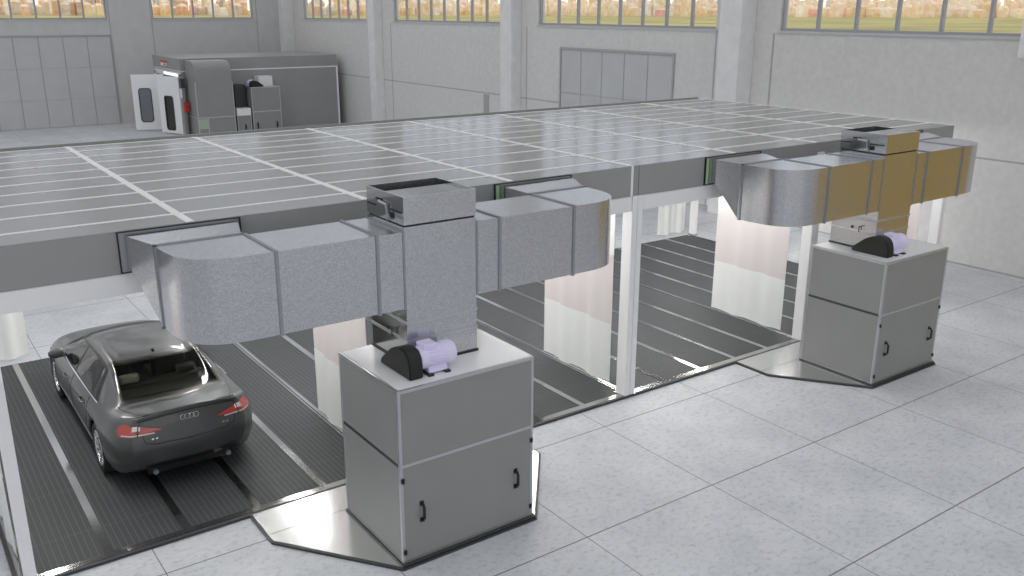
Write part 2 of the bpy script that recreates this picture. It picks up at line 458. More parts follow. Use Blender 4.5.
boxobj('under_panel', 'filter_grey', roof, XE[0]+0.06, XE[8]-0.06, RY0+0.06, RY1-0.06, RZ0+0.01, RZ0+0.04)
for bx_ in (-8.2, -4.1, 0.0, 4.1):
    for dx in (0.75, 3.35):
        tb = BM(); box(tb, bx_+dx-0.035, bx_+dx+0.035, 0.5, 6.1, RZ0-0.03, RZ0+0.012); obj('light_tube', tb, 'lamp', roof)

BAY = ['car bay', 'second bay', 'third bay', 'fourth bay']
# front and rear posts
def post(xa, xb, y0, y1, z1, label, halves):
    t = thing('booth_post', label, 'post', ((xa+xb)/2, (y0+y1)/2, 0), group='white posts of the booth')
    cx, cy = (xa+xb)/2, (y0+y1)/2
    if halves == 2:
        g = 0.004
        boxobj('profile', 'white', t, xa-cx, -g, y0-cy, y1-cy, 0.0, z1, bev=0.006)
        boxobj('profile', 'white', t, g, xb-cx, y0-cy, y1-cy, 0.0, z1, bev=0.006)
        boxobj('joint', 'black_gap', t, -g, g, y0-cy+0.02, y1-cy-0.02, 0.02, z1-0.01)
    else:
        boxobj('profile', 'white', t, xa-cx, xb-cx, y0-cy, y1-cy, 0.0, z1, bev=0.006)
    boxobj('foot_plate', 'rail', t, xa-cx-0.02, xb-cx+0.02, y0-cy-0.005, y1-cy+0.02, 0.0, 0.036)
    return t
FY = (0.0, 0.2)
post(-8.2, -8.09, *FY, RZ0, 'white post at the left picture edge beside the car bay', 1)
post(-0.1, 0.1, *FY, RZ0, 'white double post between the two extraction cabinets', 2)
post(4.06, 4.24, *FY, RZ0, 'white post just left of the far extraction cabinet', 2)
post(8.08, 8.2, *FY, RZ0, 'white front corner post beyond the far extraction cabinet', 1)
RYP = (6.62, 6.8)
for xa, xb, lb in ((-8.3, -8.12, 'white rear post at the far left corner'), (-4.2, -4.0, 'white rear post behind the car bay and second bay'), (-0.1, 0.1, 'white rear post behind the double front post'), (4.0, 4.2, 'white rear post behind the far right bays'), (8.32, 8.43, 'white rear post beside the parked rear curtain at right')):
    post(xa, xb, *RYP, RZ0, lb, 1)
# header beams
hd = [(-8.08, -0.11, 'above the car, left of the white double post'), (0.11, 4.05, 'right of the white double post'), (4.25, 8.07, 'behind the far duct')]
for a, b, w in hd:
    t = thing('header_beam', 'white header beam under the roof edge ' + w, 'beam', ((a+b)/2, 0.06, 2.87), group='white header beams of the booth')
    boxobj('beam_face', 'white', t, a-(a+b)/2, b-(a+b)/2, -0.05, 0.06, 0.0, RZ0-2.875, bev=0.005)
    boxobj('curtain_track', 'rail', t, a-(a+b)/2+0.02, b-(a+b)/2-0.02, 0.065, 0.12, 0.03, 0.09)
t = thing('header_beam', 'white header beam along the rear roof edge', 'beam', (0, 6.7, 2.87), group='white header beams of the booth')
boxobj('beam_face', 'white', t, -8.1, 8.3, -0.06, 0.05, 0.0, 0.215)
bm = BM(); box(bm, 3.98, 4.14, -0.04, 0.0, 3.12, 3.36, bev=0.006); tag(obj('bracket', bm, 'white'), 'small white bracket on the roof edge beside the far duct', 'bracket')

# floor of the booth: sills, gratings, rails
GZ = 0.03
ordn = ['first', 'second', 'third', 'fourth', 'fifth']
for b in range(4):
    x0 = -8.2+4.1*b
    for k in range(5):
        xa = x0+0.82*k
        g = BM(); box(g, xa+0.045-(xa+0.41), xa+0.775-(xa+0.41), -3.29, 3.29, 0.0, GZ)
        o = obj('floor_grating', g, 'grating'); o.location = (xa+0.41, 3.42, 0)
        tag(o, 'dark ribbed floor grating, %s from the left in the %s' % (ordn[k], ['car bay', 'bay behind the near cabinet', 'bay right of the double post', 'bay behind the far cabinet'][b]), 'floor grating', 'dark ribbed floor gratings of the booth')
        if k > 0:
            r = BM(); box(r, -0.045, 0.045, -3.29, 3.29, 0.0, GZ+0.006)
            o = obj('floor_rail', r, 'rail'); o.location = (xa, 3.42, 0)
            tag(o, 'shiny steel floor rail, %s from the left in the %s' % (ordn[k-1], ['car bay', 'bay behind the near cabinet', 'bay right of the double post', 'bay behind the far cabinet'][b]), 'floor rail', 'steel rails between the gratings')
    t = thing('floor_sill', 'shiny steel floor sill along the front of the %s' % ['car bay', 'bay behind the near cabinet', 'bay right of the double post', 'bay behind the far cabinet'][b], 'sill', (x0+2.05, 0.06, 0), group='steel floor sills of the booth')
    boxobj('sill_plate', 'rail', t, -2.045, 2.045, -0.04, 0.065, 0.0, GZ+0.008)
    boxobj('dark_lip', 'dark_edge', t, -2.045, 2.045, -0.075, -0.04, 0.0, GZ+0.004)
for xx, lb in ((-8.2, 'steel divider rail at the left edge of the car bay'), (-4.1, 'steel divider rail under the curtain by the near cabinet'), (0, 'steel divider rail behind the white double post'), (4.1, 'steel divider rail behind the far cabinet'), (8.2, 'steel divider rail at the right end of the booth')):
    t = thing('divider_rail', lb, 'floor rail', (xx, 3.42, 0), group='divider rails under the curtains')
    boxobj('flat_bar', 'rail', t, -0.045, 0.045, -3.2, 3.2, 0.0, GZ+0.006)
    boxobj('guide_bar', 'rail', t, -0.012, 0.012, -3.2, 3.2, GZ+0.006, GZ+0.02)
bm = BM(); box(bm, -8.29, -8.25, -0.02, 6.72, 0.0, 0.036); tag(obj('edge_trim', bm, 'dark_edge'), 'dark steel edge along the left side of the booth floor', 'edge trim')

# curtains
def sheet(bm, x, y0, y1, z0, z1, axis, amp, waves, wavy_bottom, ph=0.0):
    n, mz = 48, 8
    th = 0.006
    def P(u, v, off):
        w = y0+(y1-y0)*u
        z = z0+(z1-z0)*v
        f = math.sin(u*waves*2*PI+ph)*0.65+math.sin(u*waves*4.1*PI+1.3+ph)*0.35
        if wavy_bottom: z += (1-v)*0.015*math.sin(u*waves*2*PI+0.8)
        d = amp*f*(0.55+0.45*(1-v))+off
        return (x+d, w, z) if axis == 'x' else (w, x+d, z)
    A = [[bm.verts.new(P(i/n, j/mz, 0)) for j in range(mz+1)] for i in range(n+1)]
    B = [[bm.verts.new(P(i/n, j/mz, th)) for j in range(mz+1)] for i in range(n+1)]
    for i in range(n):
        for j in range(mz):
            bm.faces.new((A[i][j], A[i+1][j], A[i+1][j+1], A[i][j+1]))
            bm.faces.new((B[i][j], B[i][j+1], B[i+1][j+1], B[i+1][j]))
        bm.faces.new((A[i][0], B[i][0], B[i+1][0], A[i+1][0])); bm.faces.new((A[i][mz], A[i+1][mz], B[i+1][mz], B[i][mz]))
    for j in range(mz):
        bm.faces.new((A[0][j], A[0][j+1], B[0][j+1], B[0][j])); bm.faces.new((A[n][j], B[n][j], B[n][j+1], A[n][j+1]))
def curtain(x, y0, y1, axis, label, amp=0.022, waves=2.3, ph=0.0, banded=True):
    t = thing('bay_curtain', label, 'curtain', (0, 0, 0), group='white vinyl curtains of the bays')
    t.location = (x, (y0+y1)/2, 0.072) if axis == 'x' else ((y0+y1)/2, x, 0.072)
    h = (y1-y0)/2
    zs = [(0.0, 0.95, 'lower_skirt', 'cloth_white'), (0.95, 2.03, 'window_band', 'cloth_pink'), (2.03, 2.98, 'upper_skirt', 'cloth_white')] if banded else [(0.0, 2.98, 'skirt', 'cloth_white')]
    for z0, z1, nm, mm in zs:
        b = BM(); sheet(b, 0, -h, h, z0, z1, axis, amp, waves, z0 == 0, ph)
        o = obj(nm, b, mm, t, smooth=60)
        if nm == 'window_band': o['label'] = 'pale pinkish middle band'
        if banded and nm == 'lower_skirt': o['label'] = 'white lower band'
    r = BM(); (box(r, -0.03, 0.03, -h, h, 2.975, 3.01) if axis == 'x' else box(r, -h, h, -0.03, 0.03, 2.975, 3.01)); obj('curtain_rail', r, 'rail', t)
    return t
curtain(-8.22, 0.5, 2.13, 'x', 'white and pink curtain at the left picture edge behind the white post', ph=0.5)
curtain(-4.1, 0.48, 2.13, 'x', 'white and pink curtain left of the near cabinet', ph=1.0)
curtain(0.0, 0.48, 2.13, 'x', 'white and pink curtain between the near cabinet and the double post', ph=2.0)
curtain(4.1, 0.48, 2.13, 'x', 'white and pink curtain just left of the far cabinet', ph=3.1)
curtain(8.2, 0.5, 2.13, 'x', 'pink curtain seen behind the far cabinet under the duct', ph=4.0)
curtain(6.92, 7.32, 8.28, 'y', 'plain white curtain bunched at the rear right corner of the booth', 0.032, 2.1, 0.3, False)
curtain(6.92, -8.3, -7.12, 'y', 'plain white curtain bunched at the rear left corner ahead of the car', 0.032, 2.1, 0.9, False)

# ------------------------------------------------------------------ extraction units
def flip(pts, s): return [(x*s, y) for x, y in pts]
def cabinet(label, loc):
    t = thing('extraction_cabinet', label, 'cabinet', loc, group='grey extraction cabinets in front of the booth')
    hw, y0, y1, H, zs = 0.84, -1.9, -0.56, 2.0, 1.17
    p = 0.035
    boxobj('core', 'black_gap', t, -hw+0.012, hw-0.012, y0+0.012, y1-0.012, 0.05, H-0.02)
    for z0, z1 in ((0.075, zs-p/2), (zs+p/2, H-p)):
        nm = 'upper_panel' if z0 > 1 else 'lower_door'
        f = boxobj(nm, 'cab_panel', t, -hw+p, hw-p, y0+0.004, y0+0.03, z0, z1, bev=0.003)
        for s in (-1, 1):
            boxobj('side_panel', 'cab_panel', t, *(sorted((s*(hw-0.004), s*(hw-0.03)))), y0+p, y1-p, z0, z1, bev=0.003)
        boxobj('rear_panel', 'cab_panel', t, -hw+p, hw-p, y1-0.03, y1-0.004, z0, z1)
        if z0 < 1: door = f
    fr = BM()
    for s in (-1, 1):
        a, b = sorted((s*hw, s*(hw-p)))
        for ya, yb in ((y0, y0+p), (y1-p, y1)): box(fr, a, b, ya, yb, 0.05, H, bev=0.004)
        for z0, z1 in ((H-p, H), (0.05, 0.075)): box(fr, a, b, y0+p, y1-p, z0, z1)
    for ya, yb in ((y0, y0+p), (y1-p, y1)):
        for z0, z1 in ((zs-p/2, zs+p/2), (H-p, H), (0.05, 0.075)): box(fr, -hw+p, hw-p, ya, yb, z0, z1)
    obj('frame', fr, 'alu', t)['label'] = 'pale aluminium corner and cross profiles'
    for s in (-1, 1):
        sd = BM(); a, b = sorted((s*(hw-0.002), s*(hw-p))); box(sd, a, b, y0+p, y1-p, zs-p/2, zs+p/2)
        obj('side_rail', sd, 'dark_edge', t)['label'] = 'side rail with its dark reflection painted in'  # aluminium profile coloured dark in place of a dark reflection
    boxobj('lid', 'cab_top', t, -hw+0.03, hw-0.03, y0+0.03, y1-0.03, H-0.02, H+0.004)
    boxobj('plinth', 'dark_edge', t, -hw-0.02, hw+0.02, y0-0.035, y1, 0.035, 0.055)
    for hx in (-0.6, 0.6):
        b = BM()
        pts = [(hx, y0+0.004, 0.69), (hx, y0-0.03, 0.685), (hx+0.0, y0-0.052, 0.655), (hx, y0-0.052, 0.535), (hx, y0-0.03, 0.505), (hx, y0+0.004, 0.50)]
        tube(b, pts, 0.016, 8)
        box(b, hx-0.022, hx+0.022, y0-0.006, y0+0.004, 0.665, 0.715); box(b, hx-0.022, hx+0.022, y0-0.006, y0+0.004, 0.475, 0.525)
        obj('handle', b, 'plastic_black', door, smooth=40)['label'] = 'black bow handle'
    for hx in (-0.812, 0.812):
        for hz in (0.18, 1.01):
            b = BM(); box(b, hx-0.02, hx+0.02, y0-0.014, y0+0.002, hz-0.022, hz+0.022, bev=0.005); cyl(b, (hx, y0-0.014, hz), 'z', 0.009, -0.03, 0.03, 10)
            obj('hinge', b, 'plastic_black', door)
    return t

def motor(label, loc, m_side=1):
    """electric motor with a black belt guard, standing on the lid"""
    t = thing('fan_motor', label, 'motor', loc, group='motors with black belt guards on the cabinets')
    g = BM(); s = m_side
    prof = [(0.48, 0.0), (0.48, 0.055), (0.27, 0.225), (0.16, 0.28), (0.02, 0.305), (-0.07, 0.285), (-0.125, 0.22), (-0.15, 0.13), (-0.15, 0.0)]
    a, b = (-0.15, 0.01)
    prism(g, prof, 'x', a*s, b*s)
    bmesh.ops.bevel(g, geom=g.edges[:], offset=0.012, segments=2, affect='EDGES')
    obj('belt_guard', g, 'guard', t, smooth=35)['label'] = 'black belt guard'
    c = (0, 0.0, 0.165)
    b = BM()
    lathe(b, c, 'x', [(0.05, 0.0), (0.10, 0.0), (0.125, 0.02*s), (0.125, 0.10*s), (0.118, 0.11*s), (0.118, 0.30*s), (0.128, 0.31*s), (0.128, 0.40*s), (0.11, 0.44*s), (0.06, 0.45*s), (0.03, 0.45*s)], 28)
    for k in range(20):
        a = 2*PI*k/20
        if 0.25*PI < a < 0.75*PI or 1.3*PI < a < 1.7*PI: continue
        dy, dz = math.cos(a)*0.12, math.sin(a)*0.12
        rings(b, [[(x, dy*q+c[1]-math.sin(a)*w, dz*q+c[2]+math.cos(a)*w) for x, w in ((0.12*s, -0.004), (0.12*s, 0.004), (0.29*s, 0.004), (0.29*s, -0.004))] for q in (0.95, 1.07)])
    mt = obj('motor_body', b, 'motor', t, smooth=35); mt['label'] = 'lavender finned motor casing'
    b = BM(); box(b, *sorted((0.06*s, 0.22*s)), -0.085, 0.085, 0.25, 0.325, bev=0.012); obj('terminal_box', b, 'motor', t)
    b = BM(); prism(b, [(-0.08, 0.1), (0.08, 0.1), (0.115, 0.02), (-0.115, 0.02)], 'x', *sorted((0.1*s, 0.32*s))); obj('foot', b, 'motor', t)
    b = BM()
    for x in (0.07, 0.27): box(b, *sorted((x*s, (x+0.06)*s)), -0.16, 0.15, 0.0, 0.022)
    obj('slide_rail', b, 'plastic_black', t)
    return t

def duct(label, loc, flags, cap_up=True):
    """T-shaped exhaust duct: riser box, two arms with elbows, collars to the booth roof"""
    t = thing('exhaust_duct', label, 'duct', loc, group='galvanised T shaped exhaust ducts')
    hw, y0, y1 = 0.43, -1.4, -0.6
    za, zb = 2.65, 3.46
    r = BM(); box(r, -hw, hw, y0, y1, 2.03, 3.505); o = obj('riser', r, ['galv', 'galv_smooth'], t)
    for p in o.data.polygons:
        if abs(p.normal.x) > 0.9: p.material_index = 1
    boxobj('riser_foot', 'black_gap', t, -hw-0.012, hw+0.012, y0-0.012, y1+0.012, 2.004, 2.03)
    for z in (2.285, 2.49):
        boxobj('connector_band', 'alu', t, -hw-0.008, hw+0.008, y0-0.008, y1+0.008, z-0.016, z+0.016)
    # cap with an open damper
    c = BM()
    for a in ((-hw, hw, y0, y0+0.015, 3.525, 3.81), (-hw, hw, y1-0.015, y1, 3.525, 3.81), (-hw, -hw+0.015, y0+0.015, y1-0.015, 3.525, 3.81), (hw-0.015, hw, y0+0.015, y1-0.015, 3.525, 3.81)):
        box(c, *a)
    o = obj('damper_cap', c, ['galv', 'galv_smooth'], t)
    for p in o.data.polygons:
        if abs(p.normal.x) > 0.9: p.material_index = 1
    boxobj('cap_gap', 'black_gap', t, -hw+0.012, hw-0.012, y0+0.012, y1-0.012, 3.505, 3.525)
    boxobj('damper_blade', 'galv_smooth', t, -hw+0.015, hw-0.015, y0+0.015, y0+0.5, 3.77, 3.79)
    boxobj('cap_inner_shade', 'black_gap', t, -hw+0.016, hw-0.016, y0+0.5, y1-0.016, 3.60, 3.66)  # black sheet paints the shade inside the open cap
    b = BM(); x = -hw-0.012
    tube(b, [(-hw, -0.92, 3.70), (x-0.01, -0.92, 3.70), (x-0.01, -1.08, 3.69), (x-0.01, -1.09, 3.55), (x-0.012, -1.10, 3.53)], 0.016, 6)
    box(b, x-0.03, -hw, -1.13, -1.05, 3.545, 3.575)
    obj('damper_lever', b, 'alu', t, smooth=40)
    for a in ((-0.96, -0.82, 3.705, 3.725), (-0.80, -0.62, 3.63, 3.645), (-1.36, -1.12, 3.64, 3.655), (-1.2, -1.12, 3.56, 3.62)):
        boxobj('damper_slot', 'black_gap', t, x+0.004, -hw+0.01, *a)
    # the damper handle on the riser side
    b = BM(); x = -hw-0.002
    tube(b, [(x, -1.12, 2.28), (x-0.03, -1.12, 2.28), (x-0.03, -1.12, 2.36), (x-0.03, -1.17, 2.38)], 0.009, 6); obj('control_lever', b, 'plastic_black', t); b = BM(); cyl(b, (x, -0.98, 2.33), 'x', 0.022, -0.012, 0.004, 12)
    obj('control_knob', b, 'plastic_black', t)
    for s in (-1, 1):
        nm = 'arm'
        x1, x2 = 0.735, 1.77
        a = BM(); box(a, *sorted((s*hw, s*(x1-0.015))), y0, y1, za, zb); obj('arm_stub', a, 'galv', t)
        a = BM(); box(a, *sorted((s*(x1+0.015), s*(x2-0.015))), y0, y1, za, zb); obj('arm', a, 'galv', t)
        for xx in (x1, x2):
            f = BM(); box(f, *sorted((s*(xx-0.015), s*(xx+0.015))), y0-0.014, y1+0.014, za-0.014, zb+0.014); obj('flange', f, 'galv_dark', t)
        f = BM(); box(f, *sorted((s*hw, s*(hw+0.022))), y0-0.008, y1+0.008, za-0.008, zb+0.006); obj('flange', f, 'galv_dark', t)
        # quarter elbow turning back to the roof
        R = 0.86; RX = 0.84; cxe, cye = x2+0.015, -0.54
        plan = [(cxe, cye)]
        N_ = 20
        for k in range(N_+1):
            th = -PI/2 + k*(PI/2)/N_
            ex = 3.4                                             # a squarish bend
            cc, ss = math.cos(th), math.sin(th)
            plan.append((cxe+RX*abs(cc)**(2/ex), cye-R*abs(ss)**(2/ex)))
        e = BM(); prism(e, flip(plan, s), 'z', za, zb)
        obj('elbow', e, 'galv', t, smooth=25)
        xo = cxe+RX
        f = BM(); box(f, *sorted((s*(xo-0.012), s*(xo+0.014))), cye-0.02, cye+0.02, za-0.01, zb+0.01); box(f, *sorted((s*(cxe-0.01), s*(xo+0.014))), cye-0.02, cye+0.02, zb-0.005, zb+0.012); box(f, *sorted((s*(cxe-0.01), s*(xo+0.014))), cye-0.02, cye+0.02, za-0.012, za+0.005); obj('flange', f, 'galv_dark', t)
        # transition to the collar
        l0 = [(s*cxe, cye+0.02, za), (s*xo, cye+0.02, za), (s*xo, cye+0.02, zb), (s*cxe, cye+0.02, zb)]
        ci, co = 1.69, 2.77
        l1 = [(s*ci, -0.17, 3.14), (s*co, -0.17, 3.14), (s*co, -0.17, 3.49), (s*ci, -0.17, 3.49)]
        e = BM(); rings(e, [l0, l1]); obj('transition', e, 'galv', t)
        e = BM(); rings(e, [l1, [(x_, -0.03, z_) for x_, y_, z_ in l1]]); obj('collar', e, 'galv_smooth', t)
        g = BM(); box(g, *sorted((s*(ci-0.06), s*(co+0.06))), -0.024, -0.006, 3.10, 3.505); obj('collar_plate', g, 'galv_dark', t)
        if flags[0 if s < 0 else 1]:
            e0, e1 = (s*co-0.062, s*co-0.004) if s < 0 else (s*ci-0.062, s*ci-0.004)
            g = BM(); box(g, e0, e1, -0.034, -0.024, 3.115, 3.495); obj('collar_strip', g, 'seal_green', t)['label'] = 'pale green sealing strip'
        g = BM()
        for zz in ((3.098, 3.106), (3.505, 3.515)): box(g, *sorted((s*(ci-0.075), s*(co+0.075))), -0.034, -0.004, *zz)
        for xx in (ci-0.075, co+0.06): box(g, *sorted((s*xx, s*(xx+0.010))), -0.034, -0.004, 3.108, 3.503)
        obj('collar_seal', g, 'black_gap', t)
    return t

def plate(label, loc):
    t = thing('floor_plate', label, 'floor plate', loc, group='polished steel plates under the cabinets')
    P = [(-1.80, -0.02), (-1.80, -0.68), (-0.87, -1.95), (0.87, -1.95), (1.86, -0.72), (1.88, -0.02)]
    b = BM(); prism(b, P, 'z', 0.0, 0.028); obj('edge', b, 'dark_edge', t)['label'] = 'dark steel rim'
    Q = [(-1.775, -0.02), (-1.775, -0.672), (-0.86, -1.92), (0.86, -1.92), (1.835, -0.712), (1.855, -0.02)]
    b = BM(); prism(b, [q for q in Q if q[1] < -0.5] , 'z', 0.02, 0.035) if False else prism(b, [(-1.775, -0.535), (-1.775, -0.672), (-0.86, -1.92), (0.86, -1.92), (1.835, -0.712), (1.838, -0.535)], 'z', 0.026, 0.036); obj('sheet', b, 'steel', t)
    b = BM(); prism(b, [(-1.775, -0.02), (-1.775, -0.525), (1.84, -0.525), (1.855, -0.02)], 'z', 0.026, 0.036); obj('sheet', b, 'steel', t)
    return t

for cx, who, flags in ((-4.09, 'near', (False, True)), (4.15, 'far', (True, False))):
    side = 'in the left half of the picture' if who == 'near' else 'at the right, by the side wall'
    plate('polished steel floor plate with cut corners under the %s cabinet' % who, (cx, 0, 0))
    cabinet('large grey extraction cabinet with two black handles, the %s one' % ('nearest' if who == 'near' else 'farther right'), (cx, 0, 0))
    motor('lavender motor and black belt guard on the %s cabinet' % who, (cx-0.46, -1.6, 2.004))
    duct('speckled grey galvanised T duct above the near cabinet' if who == 'near' else 'galvanised T duct with golden reflection above the far cabinet', (cx, 0, 0), flags)

# ------------------------------------------------------------------ the closed cabin at the back of the hall
t = thing('spray_cabin', 'dark grey closed spray cabin standing against the far end wall', 'cabin', (3.34, 33.25, 0))
L_, D_ = 7.55, 4.4
boxobj('body', 'fascia', t, 0.0, L_, 0.0, D_, 0.0, 2.86)
boxobj('roof_fascia', 'fascia', t, -0.05, L_-0.02, -0.03, D_+0.03, 2.92, 3.44)
boxobj('trim', 'white', t, 0.0, L_+0.02, -0.02, D_, 2.86, 2.92)['label'] = 'white trim line below the roof fascia'
boxobj('corner_trim', 'white', t, L_-0.06, L_+0.02, -0.03, 0.05, 0.0, 2.86)['label'] = 'white corner profile'
boxobj('door_frame', 'white', t, -0.06, 0.0, 0.1, 4.2, 0.0, 0.08)
boxobj('door_frame', 'white', t, -0.06, 0.0, 0.1, 0.28, 0.08, 2.75)
boxobj('door_frame', 'white', t, -0.06, 0.0, 4.05, 4.25, 0.08, 2.75)
boxobj('door_frame', 'white', t, -0.06, 0.0, 0.1, 4.25, 2.62, 2.82)
M['sign_red'] = mat('sign_red', (0.55, 0.09, 0.07), 0.5); M['cabin_light'] = mat('cabin_inner_light', (1, 1, 1), 0.5, emit=(1, 1, 1), emit_s=2.5)
sg = boxobj('sign_plate', 'sign_red', t, -0.062, -0.05, 1.95, 3.1, 3.0, 3.26); sg['label'] = 'small red and white sign'
boxobj('sign_field', 'white', sg, -0.066, -0.06, 2.0, 3.05, 3.02, 3.16)
b = BM(); box(b, -0.07, -0.064, 2.1, 2.62, 3.05, 3.085); box(b, -0.07, -0.064, 2.2, 2.5, 3.11, 3.14); obj('sign_mark', b, 'dark_edge', sg)
boxobj('inside_lamp', 'cabin_light', t, -0.075, -0.058, 0.5, 2.6, 2.66, 2.74)
def leaf(w, hinge, ang, wx0, wx1, wz0, wz1, glassm, lab):
    p = bpy.data.objects.new('door', None); COL.objects.link(p); p.parent = t; p.location = hinge; p.rotation_euler = (0, 0, ang); p['label'] = lab
    b = BM()
    for a in ((0, wx0, 0.05, 2.62), (wx1, w, 0.05, 2.62), (wx0, wx1, 0.05, wz0), (wx0, wx1, wz1, 2.62)): box(b, a[0], a[1], -0.03, 0.03, a[2], a[3])
    obj('door_leaf', b, 'white_door', p)
    n = 6; r = 0.13; pts = []
    for cx_, cz_, a0 in ((wx1-r, wz1-r, 0), (wx0+r, wz1-r, 90), (wx0+r, wz0+r, 180), (wx1-r, wz0+r, 270)):
        for k in range(n+1):
            a = math.radians(a0+90*k/n); pts.append((cx_+r*math.cos(a), cz_+r*math.sin(a)))
    b = BM()
    outer = [(wx1, wz1), (wx0, wz1), (wx0, wz0), (wx1, wz0)]
    for i in range(4):
        seg = pts[i*(n+1):(i+1)*(n+1)]
        prism(b, [outer[i]]+seg[::-1], 'y', -0.028, 0.028)
    obj('corner_fill', b, 'white_door', p)
    b = BM(); prism(b, pts, 'y', -0.008, 0.008); obj('door_window', b, glassm, p)
    rr = BM(); tube(rr, [(u, -0.034, v) for u, v in pts+pts[:1]], 0.022, 6); tube(rr, [(u, 0.034, v) for u, v in pts+pts[:1]], 0.022, 6); obj('window_gasket', rr, 'dark_edge', p)
    b = BM(); box(b, w-0.2, w-0.12, -0.06, -0.03, 1.25, 1.4); tube(b, [(w-0.16, -0.05, 1.3), (w-0.16, -0.1, 1.3), (w-0.3, -0.1, 1.3)], 0.015, 6); obj('door_lock', b, 'alu', p)
M['dark_glass'] = mat('dark_door_glass', (0.02, 0.022, 0.022), 0.08, spec=0.7)
M['smoke_glass'] = glass_pane('smoke_door_glass', (0.62, 0.64, 0.66), 0.12)
leaf(1.55, (-0.05, 0.42, 0), math.radians(111), 0.5, 1.12, 0.2, 1.74, 'dark_glass', 'white door leaf with dark window, nearer one')
leaf(1.45, (-0.08, 2.75, 0), math.radians(158), 0.62, 1.17, 0.42, 1.98, 'smoke_glass', 'white door leaf with pale window, standing wide open')

u = thing('intake_unit', 'tall grey intake unit with sloped hood beside the open cabin doors', 'intake unit', (4.3, 32.55, 0))
boxobj('lower_body', 'cab_panel', u, -0.85, 0.83, -0.7, 0.64, 0.04, 0.92)
boxobj('middle_body', 'cab_panel', u, -0.85, 0.83, -0.7, 0.64, 0.96, 2.5)
boxobj('waist_trim', 'alu', u, -0.86, 0.84, -0.71, 0.64, 0.92, 0.96)
b = BM()
prof = [(-0.7, 2.5)]
for k in range(9):
    a = PI - k*(PI/2)/8
    prof.append((-0.25+0.45*math.cos(a), 2.95+0.42*math.sin(a)))
prof += [(0.62, 3.38), (0.62, 2.5)]
prism(b, prof, 'x', -0.83, 0.80); obj('hood', b, 'cab_panel', u, smooth=30)
for x in (-0.85, 0.8): boxobj('corner_profile', 'alu', u, x-0.005, x+0.035, -0.715, -0.69, 0.04, 2.5)
M['pale_green'] = mat('pale_green_filter', (0.42, 0.50, 0.38), 0.7)
boxobj('filter_hatch', 'pale_green', u, -0.82, -0.4, -0.72, -0.7, 0.45, 0.88)['label'] = 'pale green square filter hatch'
boxobj('hatch_frame', 'alu', u, -0.42, -0.38, -0.715, -0.69, 0.04, 0.92)

c = thing('intake_cabinet', 'low grey cabinet with two handles in front of the closed cabin', 'cabinet', (6.65, 32.6, 0))
boxobj('lower_door', 'cab_panel', c, -0.67, 0.67, -0.7, 0.63, 0.04, 1.04)
boxobj('upper_panel', 'cab_panel', c, -0.67, 0.67, -0.7, 0.63, 1.09, 2.13)
boxobj('waist_trim', 'alu', c, -0.69, 0.69, -0.71, 0.63, 1.04, 1.09)
boxobj('lid', 'alu', c, -0.69, 0.69, -0.71, 0.63, 2.13, 2.17)
for x in (-0.69, 0.655): boxobj('corner_profile', 'alu', c, x, x+0.035, -0.715, -0.69, 0.04, 2.13)
for x in (-0.48, 0.45):
    b = BM(); tube(b, [(x, -0.7, 0.56), (x, -0.75, 0.54), (x, -0.75, 0.32), (x, -0.7, 0.3)], 0.035, 6); obj('handle', b, 'plastic_black', c)
mo = motor('small motor with dark belt guard on the low cabinet by the closed cabin', (6.12, 32.1, 2.17), -1); mo.rotation_euler = (0, 0, -PI/2); mo.scale = (0.95, 1.0, 0.95)
b = BM(); box(b, -0.33, 0.33, -0.3, 0.3, 0.0, 0.42); o = obj('duct_box', b, 'cab_top', None); o.location = (6.95, 32.9, 2.17)
tag(o, 'pale grey duct box on the low cabinet, behind the dark guard', 'duct box')
q = thing('filter_box', 'narrow pale box on two legs between the tall unit and the low cabinet', 'filter box', (5.58, 32.4, 0))
boxobj('case', 'cab_top', q, -0.33, 0.33, -0.45, 0.4, 0.92, 1.24)
boxobj('lower_panel', 'cab_panel', q, -0.30, 0.30, -0.4, 0.4, 0.05, 0.92)
for x in (-0.33, 0.29): boxobj('leg', 'alu', q, x, x+0.04, -0.45, -0.40, 0.0, 0.92)
b = BM(); tube(b, [(0.05, -0.4, 0.5), (0.05, -0.45, 0.48), (0.05, -0.45, 0.32), (0.05, -0.4, 0.3)], 0.03, 6); obj('handle', b, 'plastic_black', q)
b = BM(); box(b, -0.26, 0.26, -0.3, 0.3, 0.0, 1.02); o = obj('air_shaft', b, 'dark_edge'); o.location = (5.66, 32.75, 1.24)
tag(o, 'dark upright shaft above the narrow pale box', 'shaft')
# controls at the cabin corner
k = thing('control_panel', 'narrow grey control panel on the cabin corner', 'control panel', (3.30, 33.2, 0))
boxobj('case', 'cab_panel', k, -0.12, 0.0, -0.3, 0.0, 0.0, 2.7)
boxobj('upper_box', 'dark_edge', k, -0.16, 0.02, -0.36, -0.05, 2.2, 2.6)
boxobj('socket', 'cab_top', k, -0.16, -0.1, -0.3, -0.1, 1.75, 2.15)
M['red'] = mat('red_enamel', (0.55, 0.02, 0.02), 0.35)
e = thing('red_box', 'small red box mounted at the cabin corner beside the open doors', 'box', (3.27, 32.8, 1.15))
boxobj('case', 'red', e, -0.11, 0.11, -0.1, 0.08, 0.0, 0.42, bev=0.02)
boxobj('lid', 'red', e, -0.09, 0.09, -0.125, -0.1, 0.04, 0.38, bev=0.01)
b = BM(); cyl(b, (0, -0.125, 0.25), 'y', 0.04, -0.03, 0.0, 16); obj('button', b, 'dark_edge', e)

